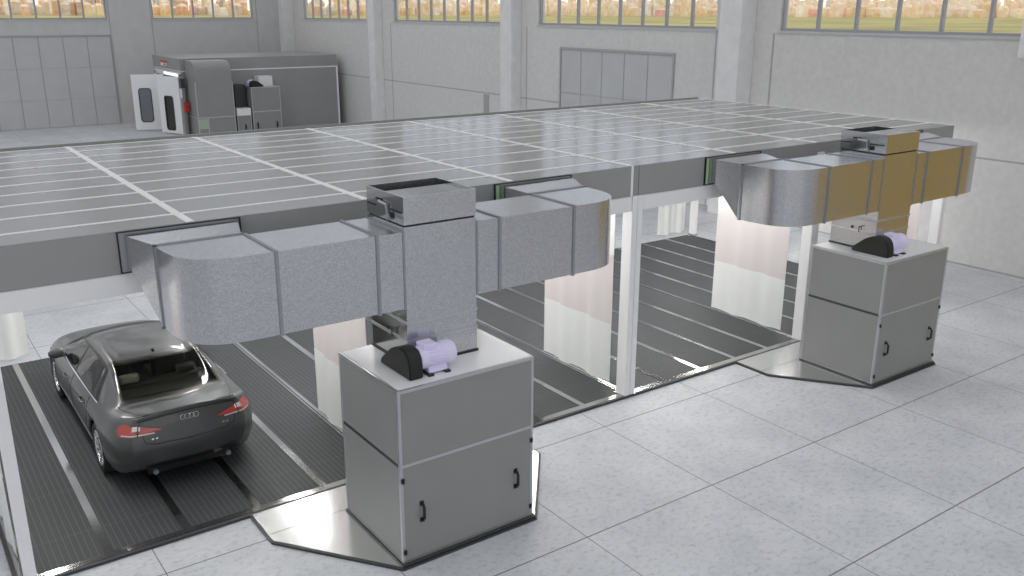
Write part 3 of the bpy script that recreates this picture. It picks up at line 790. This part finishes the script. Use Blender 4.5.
# ------------------------------------------------------------------ the car
CAR_STATIONS = [
 # each: list of 8 rails (x, y, z)  a sill / b / c / d shoulder / e belt / f glass top / g / h centre
 [(.58,.17,.31),(.64,.12,.42),(.675,.09,.61),(.665,.12,.80),(.60,.16,1.00),(.50,.13,1.035),(.33,.105,1.05),(0,.09,1.055)],
 [(.77,.36,.24),(.825,.34,.38),(.845,.33,.59),(.83,.33,.80),(.755,.38,.985),(.59,.42,1.05),(.38,.41,1.07),(0,.40,1.075)],
 [(.84,.75,.20),(.895,.75,.34),(.913,.74,.56),(.897,.74,.79),(.80,.80,.965),(.635,.72,1.062),(.40,.66,1.085),(0,.635,1.09)],
 [(.84,1.08,.20),(.895,1.08,.34),(.914,1.08,.56),(.90,1.08,.79),(.812,1.18,.958),(.603,1.09,1.212),(.388,1.04,1.236),(0,1.02,1.243)],
 [(.84,1.45,.20),(.893,1.45,.34),(.912,1.45,.56),(.90,1.45,.785),(.818,1.52,.952),(.57,1.46,1.35),(.375,1.42,1.378),(0,1.40,1.388)],
 [(.84,1.95,.20),(.89,1.95,.34),(.91,1.95,.56),(.90,1.95,.78),(.822,1.95,.944),(.57,1.93,1.388),(.38,1.92,1.42),(0,1.91,1.428)],
 [(.84,2.42,.20),(.89,2.42,.34),(.91,2.42,.56),(.90,2.42,.775),(.822,2.42,.938),(.57,2.38,1.388),(.38,2.38,1.422),(0,2.38,1.432)],
 [(.84,2.88,.20),(.89,2.88,.34),(.91,2.88,.56),(.898,2.88,.765),(.818,2.88,.93),(.56,2.80,1.35),(.38,2.86,1.388),(0,2.90,1.40)],
 [(.84,3.25,.20),(.89,3.25,.34),(.91,3.25,.56),(.895,3.25,.755),(.805,3.25,.922),(.635,3.20,1.165),(.42,3.32,1.195),(0,3.38,1.205)],
 [(.84,3.60,.20),(.89,3.60,.34),(.91,3.60,.55),(.892,3.60,.745),(.79,3.58,.91),(.70,3.58,.965),(.46,3.72,.995),(0,3.80,1.005)],
 [(.83,4.08,.20),(.88,4.08,.34),(.90,4.08,.52),(.875,4.08,.71),(.77,4.08,.855),(.62,4.12,.905),(.40,4.14,.925),(0,4.16,.935)],
 [(.76,4.44,.21),(.82,4.44,.33),(.835,4.44,.49),(.80,4.42,.65),(.70,4.42,.765),(.55,4.48,.80),(.36,4.51,.815),(0,4.53,.82)],
 [(.58,4.60,.24),(.64,4.62,.33),(.66,4.63,.47),(.64,4.58,.59),(.57,4.56,.67),(.45,4.61,.695),(.30,4.65,.705),(0,4.67,.71)],
]
def low(p):
    x, y, z = p
    k = min(1, max(0, (z-0.2)/0.6)); k = k*k*(3-2*k)
    f = 0.03+0.07*min(1, max(0, (y-0.1)/0.55))
    if z > 1.1 and y > 1.6: f += 0.025*min(1, (y-1.6)/1.0)
    if y > 3.4: f -= 0.02*min(1, (y-3.4))
    return Vector((x, y, z*(1-f*k)))
CS = [[low(p) for p in st] for st in CAR_STATIONS]
NS, NR = len(CS), 8
def cr(p0, p1, p2, p3, t):
    return 0.5*((2*p1)+(p2-p0)*t+(2*p0-5*p1+4*p2-p3)*t*t+(3*p1-p0-3*p2+p3)*t*t*t)
def ctrl(i, j):
    if j >= NR:
        v = ctrl(i, 2*(NR-1)-j); return Vector((-v.x, v.y, v.z))
    if j < 0: return 2*ctrl(i, 0)-ctrl(i, 1)
    if i < 0: return 2*CS[0][j]-CS[1][j]
    if i >= NS: return 2*CS[NS-1][j]-CS[NS-2][j]
    return CS[i][j]
def P(s, r):
    i = min(int(math.floor(s)), NS-2); a = s-i
    j = min(int(math.floor(r)), NR-2); b = r-j
    rows = [cr(ctrl(i+k, j-1), ctrl(i+k, j), ctrl(i+k, j+1), ctrl(i+k, j+2), b) for k in (-1, 0, 1, 2)]
    return cr(*rows, a)
def Nrm(s, r):
    e = 0.02
    du = P(min(s+e, NS-1), r)-P(max(s-e, 0), r); dv = P(s, min(r+e, 7))-P(s, max(r-e, 0))
    n = du.cross(dv)
    if n.length < 1e-9: return Vector((0, 0, 1))
    n.normalize()
    c = Vector((0, P(s, r).y, 0.6))
    return n if n.dot(P(s, r)-c) > 0 else -n
def face_pt(end, r, tt):
    """rear (end 0) or front face: row r in 0..4, tt in -1..1 across"""
    e = P(0 if end == 0 else NS-1, r); h = P(0 if end == 0 else NS-1, 7); top = P(0 if end == 0 else NS-1, 4)
    q = 1-tt*tt
    if end == 0: dy = (h.y-top.y)*q
    else: dy = (h.y-top.y)*q
    f = min(1, r/4)
    z = e.z+(h.z-top.z)*q*f**2
    return Vector((e.x*tt, e.y+dy, z))
CAR_WH = [(1.02, 0.33), (3.83, 0.33)]
def glazed(s, r, m=0.0):
    """does this point of the body surface lie in a window opening? m widens the opening"""
    if r > 5.27-m:
        return 2.24-m < s < 3.79+m or 7.16-m < s < 8.82+m
    if 4.15-m < r < 4.83+m:
        v = (r-4.12)/0.74
        return 3.93+0.26*v-m < s < 5.86+m or 6.18-m < s < 8.62-1.55*v+m
    return False
def car_body():
    bm = BM(); k = 10
    n_s, n_r = (NS-1)*k, (NR-1)*k
    for sgn in (-1, 1):
        G = []
        for i in range(n_s+1):
            G.append([])
            for j in range(n_r+1):
                p = P(i/k, j/k); G[-1].append(bm.verts.new((p.x*sgn, p.y, p.z)))
        for i in range(n_s):
            for j in range(n_r):
                if not glazed((i+.5)/k, (j+.5)/k, 0.05): bm.faces.new((G[i][j], G[i+1][j], G[i+1][j+1], G[i][j+1]))
    for end in (0, 1):
        nx, ny = 40, 40
        G = [[bm.verts.new(face_pt(end, 4*j/ny, -1+2*i/nx)) for j in range(ny+1)] for i in range(nx+1)]
        for i in range(nx):
            for j in range(ny): bm.faces.new((G[i][j], G[i+1][j], G[i+1][j+1], G[i][j+1]))
    bmesh.ops.delete(bm, geom=[v for v in bm.verts if not v.link_faces], context='VERTS')
    bmesh.ops.remove_doubles(bm, verts=bm.verts, dist=0.004)
    # wheel arches
    for wy, wz in CAR_WH:
        R = 0.365
        dead = [v for v in bm.verts if abs(v.co.x) > 0.5 and (v.co.y-wy)**2+(v.co.z-wz)**2 < R*R and v.co.z < 0.9]
        rim = set()
        for v in dead:
            for e in v.link_edges: rim.add(e.other_vert(v))
        rim -= set(dead)
        bmesh.ops.delete(bm, geom=dead, context='VERTS')
        for v in rim:
            if v.is_valid:
                d = Vector((v.co.y-wy, v.co.z-wz)); d = d.normalized()*R
                v.co.y, v.co.z = wy+d.x, wz+d.y
    # openings for the glazing: glass parts close them
    return bm
def region(s0, s1, r0, r1, off, ns=14, nr=10, shrink=None):
    """a patch of the body surface between curves, lifted by off"""
    def mk(sgn):
        V = []
        for i in range(ns+1):
            V.append([])
            for j in range(nr+1):
                u, v = i/ns, j/nr
                s = s0(v)+(s1(v)-s0(v))*u if callable(s0) else s0+(s1-s0)*u
                ra = r0(u) if callable(r0) else r0; rb = r1(u) if callable(r1) else r1
                r = ra+(rb-ra)*v
                p = P(s, r)+Nrm(s, r)*off
                V[-1].append((p.x*sgn, p.y, p.z))
        return V
    return mk
def patch(bm, V, skip=None):
    G = [[bm.verts.new(p) for p in row] for row in V]
    for i in range(len(G)-1):
        for j in range(len(G[0])-1):
            if skip and skip(i, j): continue
            bm.faces.new((G[i][j], G[i+1][j], G[i+1][j+1], G[i][j+1]))

M['car_paint'] = mat('dark_grey_metallic_paint', (0.078, 0.08, 0.081), 0.38, 0.35, coat=0.5)
M['car_glass'] = glass_pane('dark_tinted_car_glass', (0.55, 0.56, 0.50), 0.10, 0.015)
M['car_side_glass'] = glass_pane('side_car_glass', (0.62, 0.63, 0.63), 0.4, 0.015)
M['car_black'] = mat('black_car_trim', (0.01, 0.01, 0.011), 0.35)
M['tyre'] = mat('black_tyre_rubber', (0.016, 0.016, 0.017), 0.75)
M['alloy'] = mat('silver_alloy', (0.62, 0.63, 0.64), 0.25, 0.9)
M['chrome'] = mat('bright_chrome', (0.85, 0.85, 0.86), 0.08, 1.0)
M['tail_red'] = mat('red_lamp_lens', (0.40, 0.04, 0.038), 0.12, coat=1.0)
M['tail_clear'] = mat('clear_lamp_lens', (0.75, 0.62, 0.60), 0.12, coat=1.0)
M['seat'] = mat('dark_seat_fabric', (0.05, 0.05, 0.05), 0.8)
M['seat_light'] = mat('light_headrest', (0.45, 0.44, 0.43), 0.8)
car = thing('car', 'dark grey four-door sedan parked in the leftmost bay, rear towards the viewer', 'car', (-6.15, 1.05, GZ))
body = car_body()
ob = obj('body', body, 'car_paint', car, smooth=50)

# glazing (param coordinates: s along the car, r around)
def sym(name, mk, m, both=True, label=None, flat=None):
    out = []
    for sgn in ((-1, 1) if both else (1,)):
        b = BM(); patch(b, mk(sgn)); o = obj(name, b, m, car, smooth=60)
        if label: o['label'] = label
        out.append(o)
    return out
def loose(b):
    bmesh.ops.delete(b, geom=[v for v in b.verts if not v.link_faces], context='VERTS')
def center_patch(name, s0, s1, r0, off, m, hole=False, ns=40, label=None):
    b = BM(); V = []
    nr = 60
    for i in range(ns+1):
        row = []
        for j in range(nr+1):
            w = -1+2*j/nr; sgn = -1 if w < 0 else 1
            r = 7-(7-r0)*abs(w); s = s0+(s1-s0)*i/ns
            p = P(s, r)+Nrm(s, r)*off
            row.append((p.x*sgn, p.y, p.z))
        V.append(row)
    def sk(i, j): return glazed(s0+(s1-s0)*(i+.5)/ns, 7-(7-r0)*abs(-1+2*(j+.5)/nr))
    patch(b, V, sk if hole else None); loose(b); o = obj(name, b, m, car, smooth=60)
    if label: o['label'] = label
    return o
center_patch('rear_window_frame', 1.93, 4.05, 5.03, 0.004, 'car_black', True)
center_patch('rear_window', 2.12, 3.88, 5.16, 0.009, 'car_glass', label='dark tinted rear window')
center_patch('windscreen_frame', 7.0, 9.05, 5.03, 0.004, 'car_black', True)
center_patch('windscreen', 7.12, 8.85, 5.16, 0.009, 'car_glass')
# side glazing: window band between belt (r=4) and roof rail (r=5)
def sw(name, sa, sb, m, off, ra=4.1, rb=4.88):
    mk = region(sa, sb, ra, rb, off); sym(name, mk, m)
fr0 = region(lambda v: 2.95+0.85*v, lambda v: 9.0-1.75*v, 4.04, 4.94, 0.004, ns=120, nr=30)
def frame_skip(i, j):
    u, v = (i+.5)/120, (j+.5)/30
    a, c = 2.95+0.85*v, 9.0-1.75*v
    return glazed(a+(c-a)*u, 4.04+0.9*v)
for sgn in (-1, 1):
    b = BM(); patch(b, fr0(sgn), frame_skip); loose(b); obj('side_window_frame', b, 'car_black', car, smooth=60)
mk = region(lambda v: 3.22+0.72*v, lambda v: 3.74+0.32*v, 4.12, 4.86, 0.009); sym('quarter_window', mk, 'car_side_glass')
mk = region(lambda v: 3.86+0.26*v, 5.9, 4.12, 4.86, 0.009) if False else region(lambda v: 3.86+0.26*v, lambda v: 5.92, 4.12, 4.86, 0.009); sym('rear_side_window', mk, 'car_side_glass')
mk = region(lambda v: 6.12, lambda v: 8.75-1.55*v, 4.12, 4.86, 0.009); sym('front_side_window', mk, 'car_side_glass')
# chrome line under the side windows
def line_on(b, pts, r=0.006, n=6):
    tube(b, pts, r, n)
for sgn in (-1, 1):
    b = BM(); pts = []
    for i in range(40):
        s = 2.9+(9.0-2.9)*i/39; p = P(s, 4.03)+Nrm(s, 4.03)*0.006; pts.append((p.x*sgn, p.y, p.z))
    line_on(b, pts, 0.008); obj('window_trim', b, 'chrome', car)['label'] = 'bright strip under the side windows'
    # door gaps
    for s in (3.95, 6.02, 8.95):
        b = BM(); pts = []
        for k in range(14):
            r = 0.7+(4.0-0.7)*k/13; ss = s
            if s < 4 and r < 2.6: ss = s+0.45*(2.6-r)/1.9
            p = P(ss, r)+Nrm(ss, r)*0.0005; pts.append((p.x*sgn, p.y, p.z))
        line_on(b, pts, 0.005, 5)
        obj('door_gap', b, 'car_black', car)
    # crease along the doors
    b = BM(); pts = []
    for i in range(36):
        s = 3.0+(10.6-3.0)*i/35; p = P(s, 3.05)+Nrm(s, 3.05)*0.001; pts.append((p.x*sgn, p.y, p.z))
    line_on(b, pts, 0.007, 6); obj('shoulder_crease', b, 'car_paint', car)
    b = BM(); pts = []
    for i in range(30):
        s = 3.5+(8.8-3.5)*i/29; p = P(s, 1.1)+Nrm(s, 1.1)*0.001; pts.append((p.x*sgn, p.y, p.z))
    line_on(b, pts, 0.012, 6); obj('sill_crease', b, 'car_paint', car)
    for s in (4.5, 6.6):
        p = P(s, 3.2); b = BM()
        q = [(p.x*sgn*0.995, p.y-0.11, p.z), ((p.x+0.03)*sgn, p.y-0.08, p.z+0.004), ((p.x+0.036)*sgn, p.y, p.z+0.006), ((p.x+0.03)*sgn, p.y+0.08, p.z+0.004), (p.x*sgn*0.995, p.y+0.11, p.z)]
        tube(b, q, 0.013, 8); obj('door_handle', b, 'car_paint', car, smooth=50)
    # mirror
    p = P(7.95, 4.05); b = BM()
    cx_, cy_, cz_ = (p.x+0.12)*sgn, p.y-0.02, p.z+0.06
    loops = []
    for i in range(9):
        a = i/8; w = math.sin(PI*(0.12+0.76*a))
        x_ = cx_+sgn*(-0.10+0.20*a)
        loops.append([(x_, cy_+0.07*w*math.cos(2*PI*k/14)*(1 if math.cos(2*PI*k/14) > 0 else 0.55), cz_+0.075*w*math.sin(2*PI*k/14)) for k in range(14)])
    rings(b, loops); tube(b, [(p.x*sgn, p.y+0.02, p.z+0.01), (cx_-sgn*0.05, cy_, cz_-0.05)], 0.028, 8)
    o = obj('side_mirror', b, 'car_paint', car, smooth=50)
# tail lamps: on the rear corner, wrapping round
def rear_pt(t_, z, off):
    """point on the rear skin: t_ 0 centre .. 1 edge of the rear face, >1 round the corner along the side"""
    # find the row for this height
    lo, hi = 0.0, 4.0
    for _ in range(24):
        m_ = (lo+hi)/2
        zz = face_pt(0, m_, min(t_, 1)).z if t_ <= 1 else P((t_-1), m_).z
        if zz < z: lo = m_
        else: hi = m_
    r = (lo+hi)/2
    if t_ <= 1:
        p = face_pt(0, r, t_); a = face_pt(0, r, max(0, t_-.03)); c = face_pt(0, r, min(1, t_+.03)); u_ = face_pt(0, min(4, r+.05), t_); d_ = face_pt(0, max(0, r-.05), t_)
        n = (c-a).cross(u_-d_)
        n.normalize()
        if n.y > 0: n = -n
    else:
        p = P(t_-1, r); n = Nrm(t_-1, r)
    return p+n*off
def rear_strip(bm, outline_top, outline_bot, t0, t1, off, sgn, n=26, m=8):
    V = []
    for i in range(n+1):
        t_ = t0+(t1-t0)*i/n; a = i/n
        zt, zb_ = outline_top(a), outline_bot(a)
        V.append([])
        for j in range(m+1):
            p = rear_pt(t_, zb_+(zt-zb_)*j/m, off)
            V[-1].append((p.x*sgn, p.y, p.z))
    patch(bm, V)
def mixp(*ks):
    def f(a):
        for (a0, v0), (a1, v1) in zip(ks, ks[1:]):
            if a <= a1: return v0+(v1-v0)*(a-a0)/(a1-a0)
        return ks[-1][1]
    return f
for sgn in (-1, 1):
    top = mixp((0, .82), (.3, .875), (.62, .90), (.85, .895), (1, .855)); bot = mixp((0, .805), (.25, .775), (.6, .76), (.9, .765), (1, .815))
    b = BM(); rear_strip(b, top, bot, 0.50, 1.72, 0.012, sgn)
    o = obj('tail_lamp', b, 'tail_red', car, smooth=60)
    b = BM(); rear_strip(b, mixp((0, .88), (1, .887)), mixp((0, .83), (1, .83)), 0.86, 1.0, 0.017, sgn, 8, 4); obj('lamp_window', b, 'tail_clear', o, smooth=60)
    b = BM(); rear_strip(b, mixp((0, .79), (1, .785)), mixp((0, .775), (1, .77)), 0.62, 1.5, 0.016, sgn, 16, 3); obj('lamp_edge', b, 'tail_clear', o, smooth=60)
    b = BM()
    pts = [rear_pt(0.90, z, 0.014) for z in (0.905, 0.865, 0.815, 0.755)]; tube(b, [(p.x*sgn, p.y, p.z) for p in pts], 0.007, 6); obj('lamp_joint', b, 'car_black', o)
    b = BM(); cyl(b, (sgn*0.44, 0.17, 0.25), 'y', 0.03, -0.06, 0.12, 20); obj('exhaust_pipe', b, 'galv_dark', car, smooth=40)
    p = rear_pt(0.62, 0.715, 0.008); b = BM(); box(b, p.x*sgn-0.04, p.x*sgn-0.012, p.y-0.006, p.y+0.006, p.z-0.010, p.z+0.010); obj('badge', b, 'chrome', car); b = BM(); box(b, p.x*sgn+0.008, p.x*sgn+0.034, p.y-0.006, p.y+0.006, p.z-0.010, p.z+0.010); obj('badge', b, 'chrome', car)
    # boot gap
    b = BM(); pts = []
    for z in (0.905, 0.815, 0.735, 0.675): 
        p = rear_pt(0.90-(0.925-z)*0.5, z, 0.002); pts.append((p.x*sgn, p.y, p.z))
    p = rear_pt(0.6, 0.645, 0.002); pts.append((p.x*sgn, p.y, p.z))
    p = rear_pt(0.0, 0.635, 0.002); pts.append((p.x*sgn, p.y, p.z))
    tube(b, pts, 0.007, 6)
    pts = []
    for i in range(12):
        s = 0.15+(2.0-0.15)*i/11; p = P(s, 4.85)+Nrm(s, 4.85)*0.001; pts.append((p.x*sgn, p.y, p.z))
    tube(b, pts, 0.005, 6); obj('boot_gap', b, 'car_black', car)
# lip of the boot lid
b = BM(); pts = []
for i in range(31):
    t_ = -0.97+1.94*i/30; p = face_pt(0, 3.97, t_); pts.append((p.x, p.y-0.008, p.z-0.004))
tube(b, pts, 0.018, 8); obj('boot_lip', b, 'car_paint', car, smooth=60)
b = BM(); pts = []
for i in range(31):
    t_ = -0.93+1.86*i/30; p = face_pt(0, 3.7, t_); pts.append((p.x, p.y-0.0, p.z))
tube(b, pts, 0.008, 8); obj('boot_groove', b, 'car_black', car)
# plate recess and emblem
b = BM(); V = [[tuple(rear_pt(abs(t_), z, 0.004)*1) for z in (0.67, 0.72, 0.77, 0.79)] for t_ in [k/10*0.36 for k in range(11)]]
patch(b, V); patch(b, [[(-x, y, z) for x, y, z in row] for row in V]); obj('plate_recess', b, 'car_paint', car, smooth=60)
for k in range(4):
    x = (k-1.5)*0.05; p = rear_pt(abs(x)/0.65, 0.90, 0.012)
    b = BM(); torus(b, (x, p.y, p.z), 0.033, 0.005, 'y', 24, 6); obj('emblem_ring', b, 'chrome', car, smooth=60)
# rear diffuser / underside
b = BM()
V = []
for i in range(41):
    t_ = -0.9+1.8*i/40; zt = 0.385-0.05*abs(t_)**4; V.append([])
    for j in range(5):
        p = rear_pt(abs(t_), 0.318+(zt-0.318)*j/4, 0.010); V[-1].append((p.x if t_ >= 0 else -p.x, p.y, p.z))
patch(b, V); obj('rear_diffuser', b, 'car_black', car, smooth=60)['label'] = 'black lower edge of the rear bumper'
b = BM(); box(b, -0.52, 0.52, 0.15, 0.4, 0.2, 0.34, bev=0.03); obj('rear_skirt', b, 'car_black', car)
b = BM(); box(b, -0.6, 0.6, 0.35, 0.62, 0.2, 0.5); box(b, -0.80, 0.80, 1.42, 3.42, 0.17, 0.42); box(b, -0.55, 0.55, 0.6, 4.45, 0.2, 0.5); box(b, -0.7, 0.7, 4.22, 4.5, 0.2, 0.5); obj('underbody', b, 'car_black', car)
# wheel houses and wheels
for wy, wz in CAR_WH:
    for sgn in (-1, 1):
        b = BM(); n = 24; Rr = 0.372
        A = [(sgn*0.56, wy+Rr*math.cos(PI*k/n), wz+Rr*math.sin(PI*k/n)) for k in range(n+1)]
        B = [(sgn*0.885, wy+Rr*math.cos(PI*k/n), wz+Rr*math.sin(PI*k/n)) for k in range(n+1)]
        patch(b, [A, B]); bb = [b.verts.new(p) for p in A]; b.faces.new(bb); obj('wheel_house', b, 'car_black', car, smooth=60)
W0 = None
def wheel():
    w = bpy.data.objects.new('wheel', None); COL.objects.link(w)
    b = BM(); lathe(b, (0, 0, 0), 'x', [(0.225, -0.10), (0.29, -0.112), (0.315, -0.10), (0.325, -0.07), (0.326, 0.0), (0.325, 0.07), (0.315, 0.10), (0.29, 0.112), (0.225, 0.10), (0.215, 0.06), (0.215, -0.06), (0.225, -0.10)], 48, cap=False); obj('tyre', b, 'tyre', w, smooth=50)
    b = BM(); lathe(b, (0, 0, 0), 'x', [(0.228, 0.10), (0.222, 0.106), (0.21, 0.10), (0.205, 0.03), (0.19, -0.08)], 48, cap=False)
    for k in range(10):
        a = 2*PI*k/10 + (0.12 if k % 2 else -0.12)
        ca, sa = math.cos(a), math.sin(a)
        def q(r, w_, x): return (x, r*ca-w_*sa, r*sa+w_*ca)
        loops = [[q(r, w_, x_) for w_, x_ in ((-hw_, xf-0.03), (hw_, xf-0.03), (hw_*.8, xf), (-hw_*.8, xf))] for r, hw_, xf in ((0.04, 0.02, 0.075), (0.12, 0.017, 0.08), (0.215, 0.022, 0.098))]
        rings(b, loops)
    cyl(b, (0, 0, 0), 'x', 0.06, 0.02, 0.085, 24); obj('rim', b, 'alloy', w, smooth=40)
    b = BM(); cyl(b, (0, 0, 0), 'x', 0.15, 0.0, 0.02, 32); obj('brake_disc', b, 'galv_dark', w)
    return w
w0 = wheel(); first = True
for wy, wz in CAR_WH:
    for sgn in (-1, 1):
        w = w0 if first else copy_tree(w0)
        first = False
        w.parent = car; w.location = (sgn*0.785, wy, 0.326); w.rotation_euler = (0, 0, 0 if sgn > 0 else PI)
# aerial, seats
b = BM(); prism(b, [(1.50, 1.24), (1.64, 1.255), (1.58, 1.275), (1.52, 1.30), (1.505, 1.295)], 'x', -0.015, 0.015); obj('aerial', b, 'car_black', car)
b = BM(); box(b, -0.6, 0.6, 1.35, 1.55, 0.5, 0.92, bev=0.05); box(b, -0.6, 0.6, 1.4, 1.95, 0.45, 0.62, bev=0.05); box(b, -0.62, 0.62, 0.75, 1.4, 0.85, 0.87); obj('rear_seat', b, 'seat', car)
for x in (-0.36, 0.36):
    b = BM(); box(b, x-0.13, x+0.13, 1.36, 1.46, 0.93, 1.06, bev=0.04); obj('headrest', b, 'seat_light' if x < 0 else 'seat', car)
    b = BM(); box(b, x-0.23, x+0.23, 2.25, 2.4, 0.5, 0.97, bev=0.05); box(b, x-0.12, x+0.12, 2.22, 2.32, 0.98, 1.1, bev=0.04); box(b, x-0.23, x+0.23, 2.35, 2.85, 0.45, 0.62, bev=0.05); obj('front_seat', b, 'seat', car)
b = BM(); box(b, -0.68, 0.68, 3.1, 3.5, 0.55, 0.80, bev=0.06); obj('dashboard', b, 'car_black', car)
# head lamps and grille
for sgn in (-1, 1):
    b = BM(); patch(b, region(10.95, 11.75, 3.05, 4.1, 0.006)(sgn)); obj('head_lamp', b, 'car_side_glass', car, smooth=60)
b = BM(); patch(b, [[tuple(face_pt(1, r, t_)+Vector((0, 0.006, 0))) for r in (1.0, 2, 3, 3.8)] for t_ in [-0.5+k/10 for k in range(11)]]); obj('grille', b, 'car_black', car)

# ------------------------------------------------------------------ sky, camera, view
w = bpy.data.worlds.new('hall_sky'); SC.world = w; w.use_nodes = True
N, L = w.node_tree.nodes, w.node_tree.links
bg = N['Background']
tc = N.new('ShaderNodeTexCoord'); sep = N.new('ShaderNodeSeparateXYZ'); L.new(tc.outputs['Generated'], sep.inputs[0])
rp = N.new('ShaderNodeValToRGB'); L.new(sep.outputs['Z'], rp.inputs['Fac'])
e = rp.color_ramp.elements
e[0].position = 0.0; e[0].color = (1.3, 1.14, 0.94, 1)
e[1].position = 1.0; e[1].color = (0.98, 0.98, 0.98, 1)
for pos, c in ((0.03, (1.25, 1.14, 0.98, 1)), (0.09, (0.80, 0.88, 1.0, 1)), (0.3, (0.88, 0.92, 1.0, 1)), (0.6, (0.96, 0.97, 0.98, 1))):
    x = e.new(pos); x.color = c
L.new(rp.outputs['Color'], bg.inputs['Color'])
bg.inputs['Strength'].default_value = 1.25

F = 906.1
yaw, pitch, roll = 0.62018, 0.29859, 0.0028
f = Vector((math.sin(yaw)*math.cos(pitch), math.cos(yaw)*math.cos(pitch), -math.sin(pitch)))
r = Vector((math.cos(yaw), -math.sin(yaw), 0)); u = r.cross(f)
r2 = math.cos(roll)*r+math.sin(roll)*u; u2 = -math.sin(roll)*r+math.cos(roll)*u
cam = bpy.data.cameras.new('camera'); co = bpy.data.objects.new('camera', cam); COL.objects.link(co)
cam.sensor_width = 36; cam.sensor_fit = 'HORIZONTAL'; cam.lens = F/1024*36
cam.clip_start = 0.1; cam.clip_end = 5000
co.matrix_world = Matrix(((r2.x, u2.x, -f.x, -8.78), (r2.y, u2.y, -f.y, -9.23), (r2.z, u2.z, -f.z, 5.6), (0, 0, 0, 1)))
SC.camera = co
SC.view_settings.view_transform = 'Standard'; SC.view_settings.look = 'None'
SC.view_settings.gamma = 1; SC.view_settings.use_curve_mapping = False
SC.view_settings.exposure = -0.24
SC.cycles.use_denoising = True
SC.cycles.max_bounces = 8; SC.cycles.diffuse_bounces = 4; SC.cycles.glossy_bounces = 4; SC.cycles.transparent_max_bounces = 12
SC.cycles.sample_clamp_indirect = 8.0
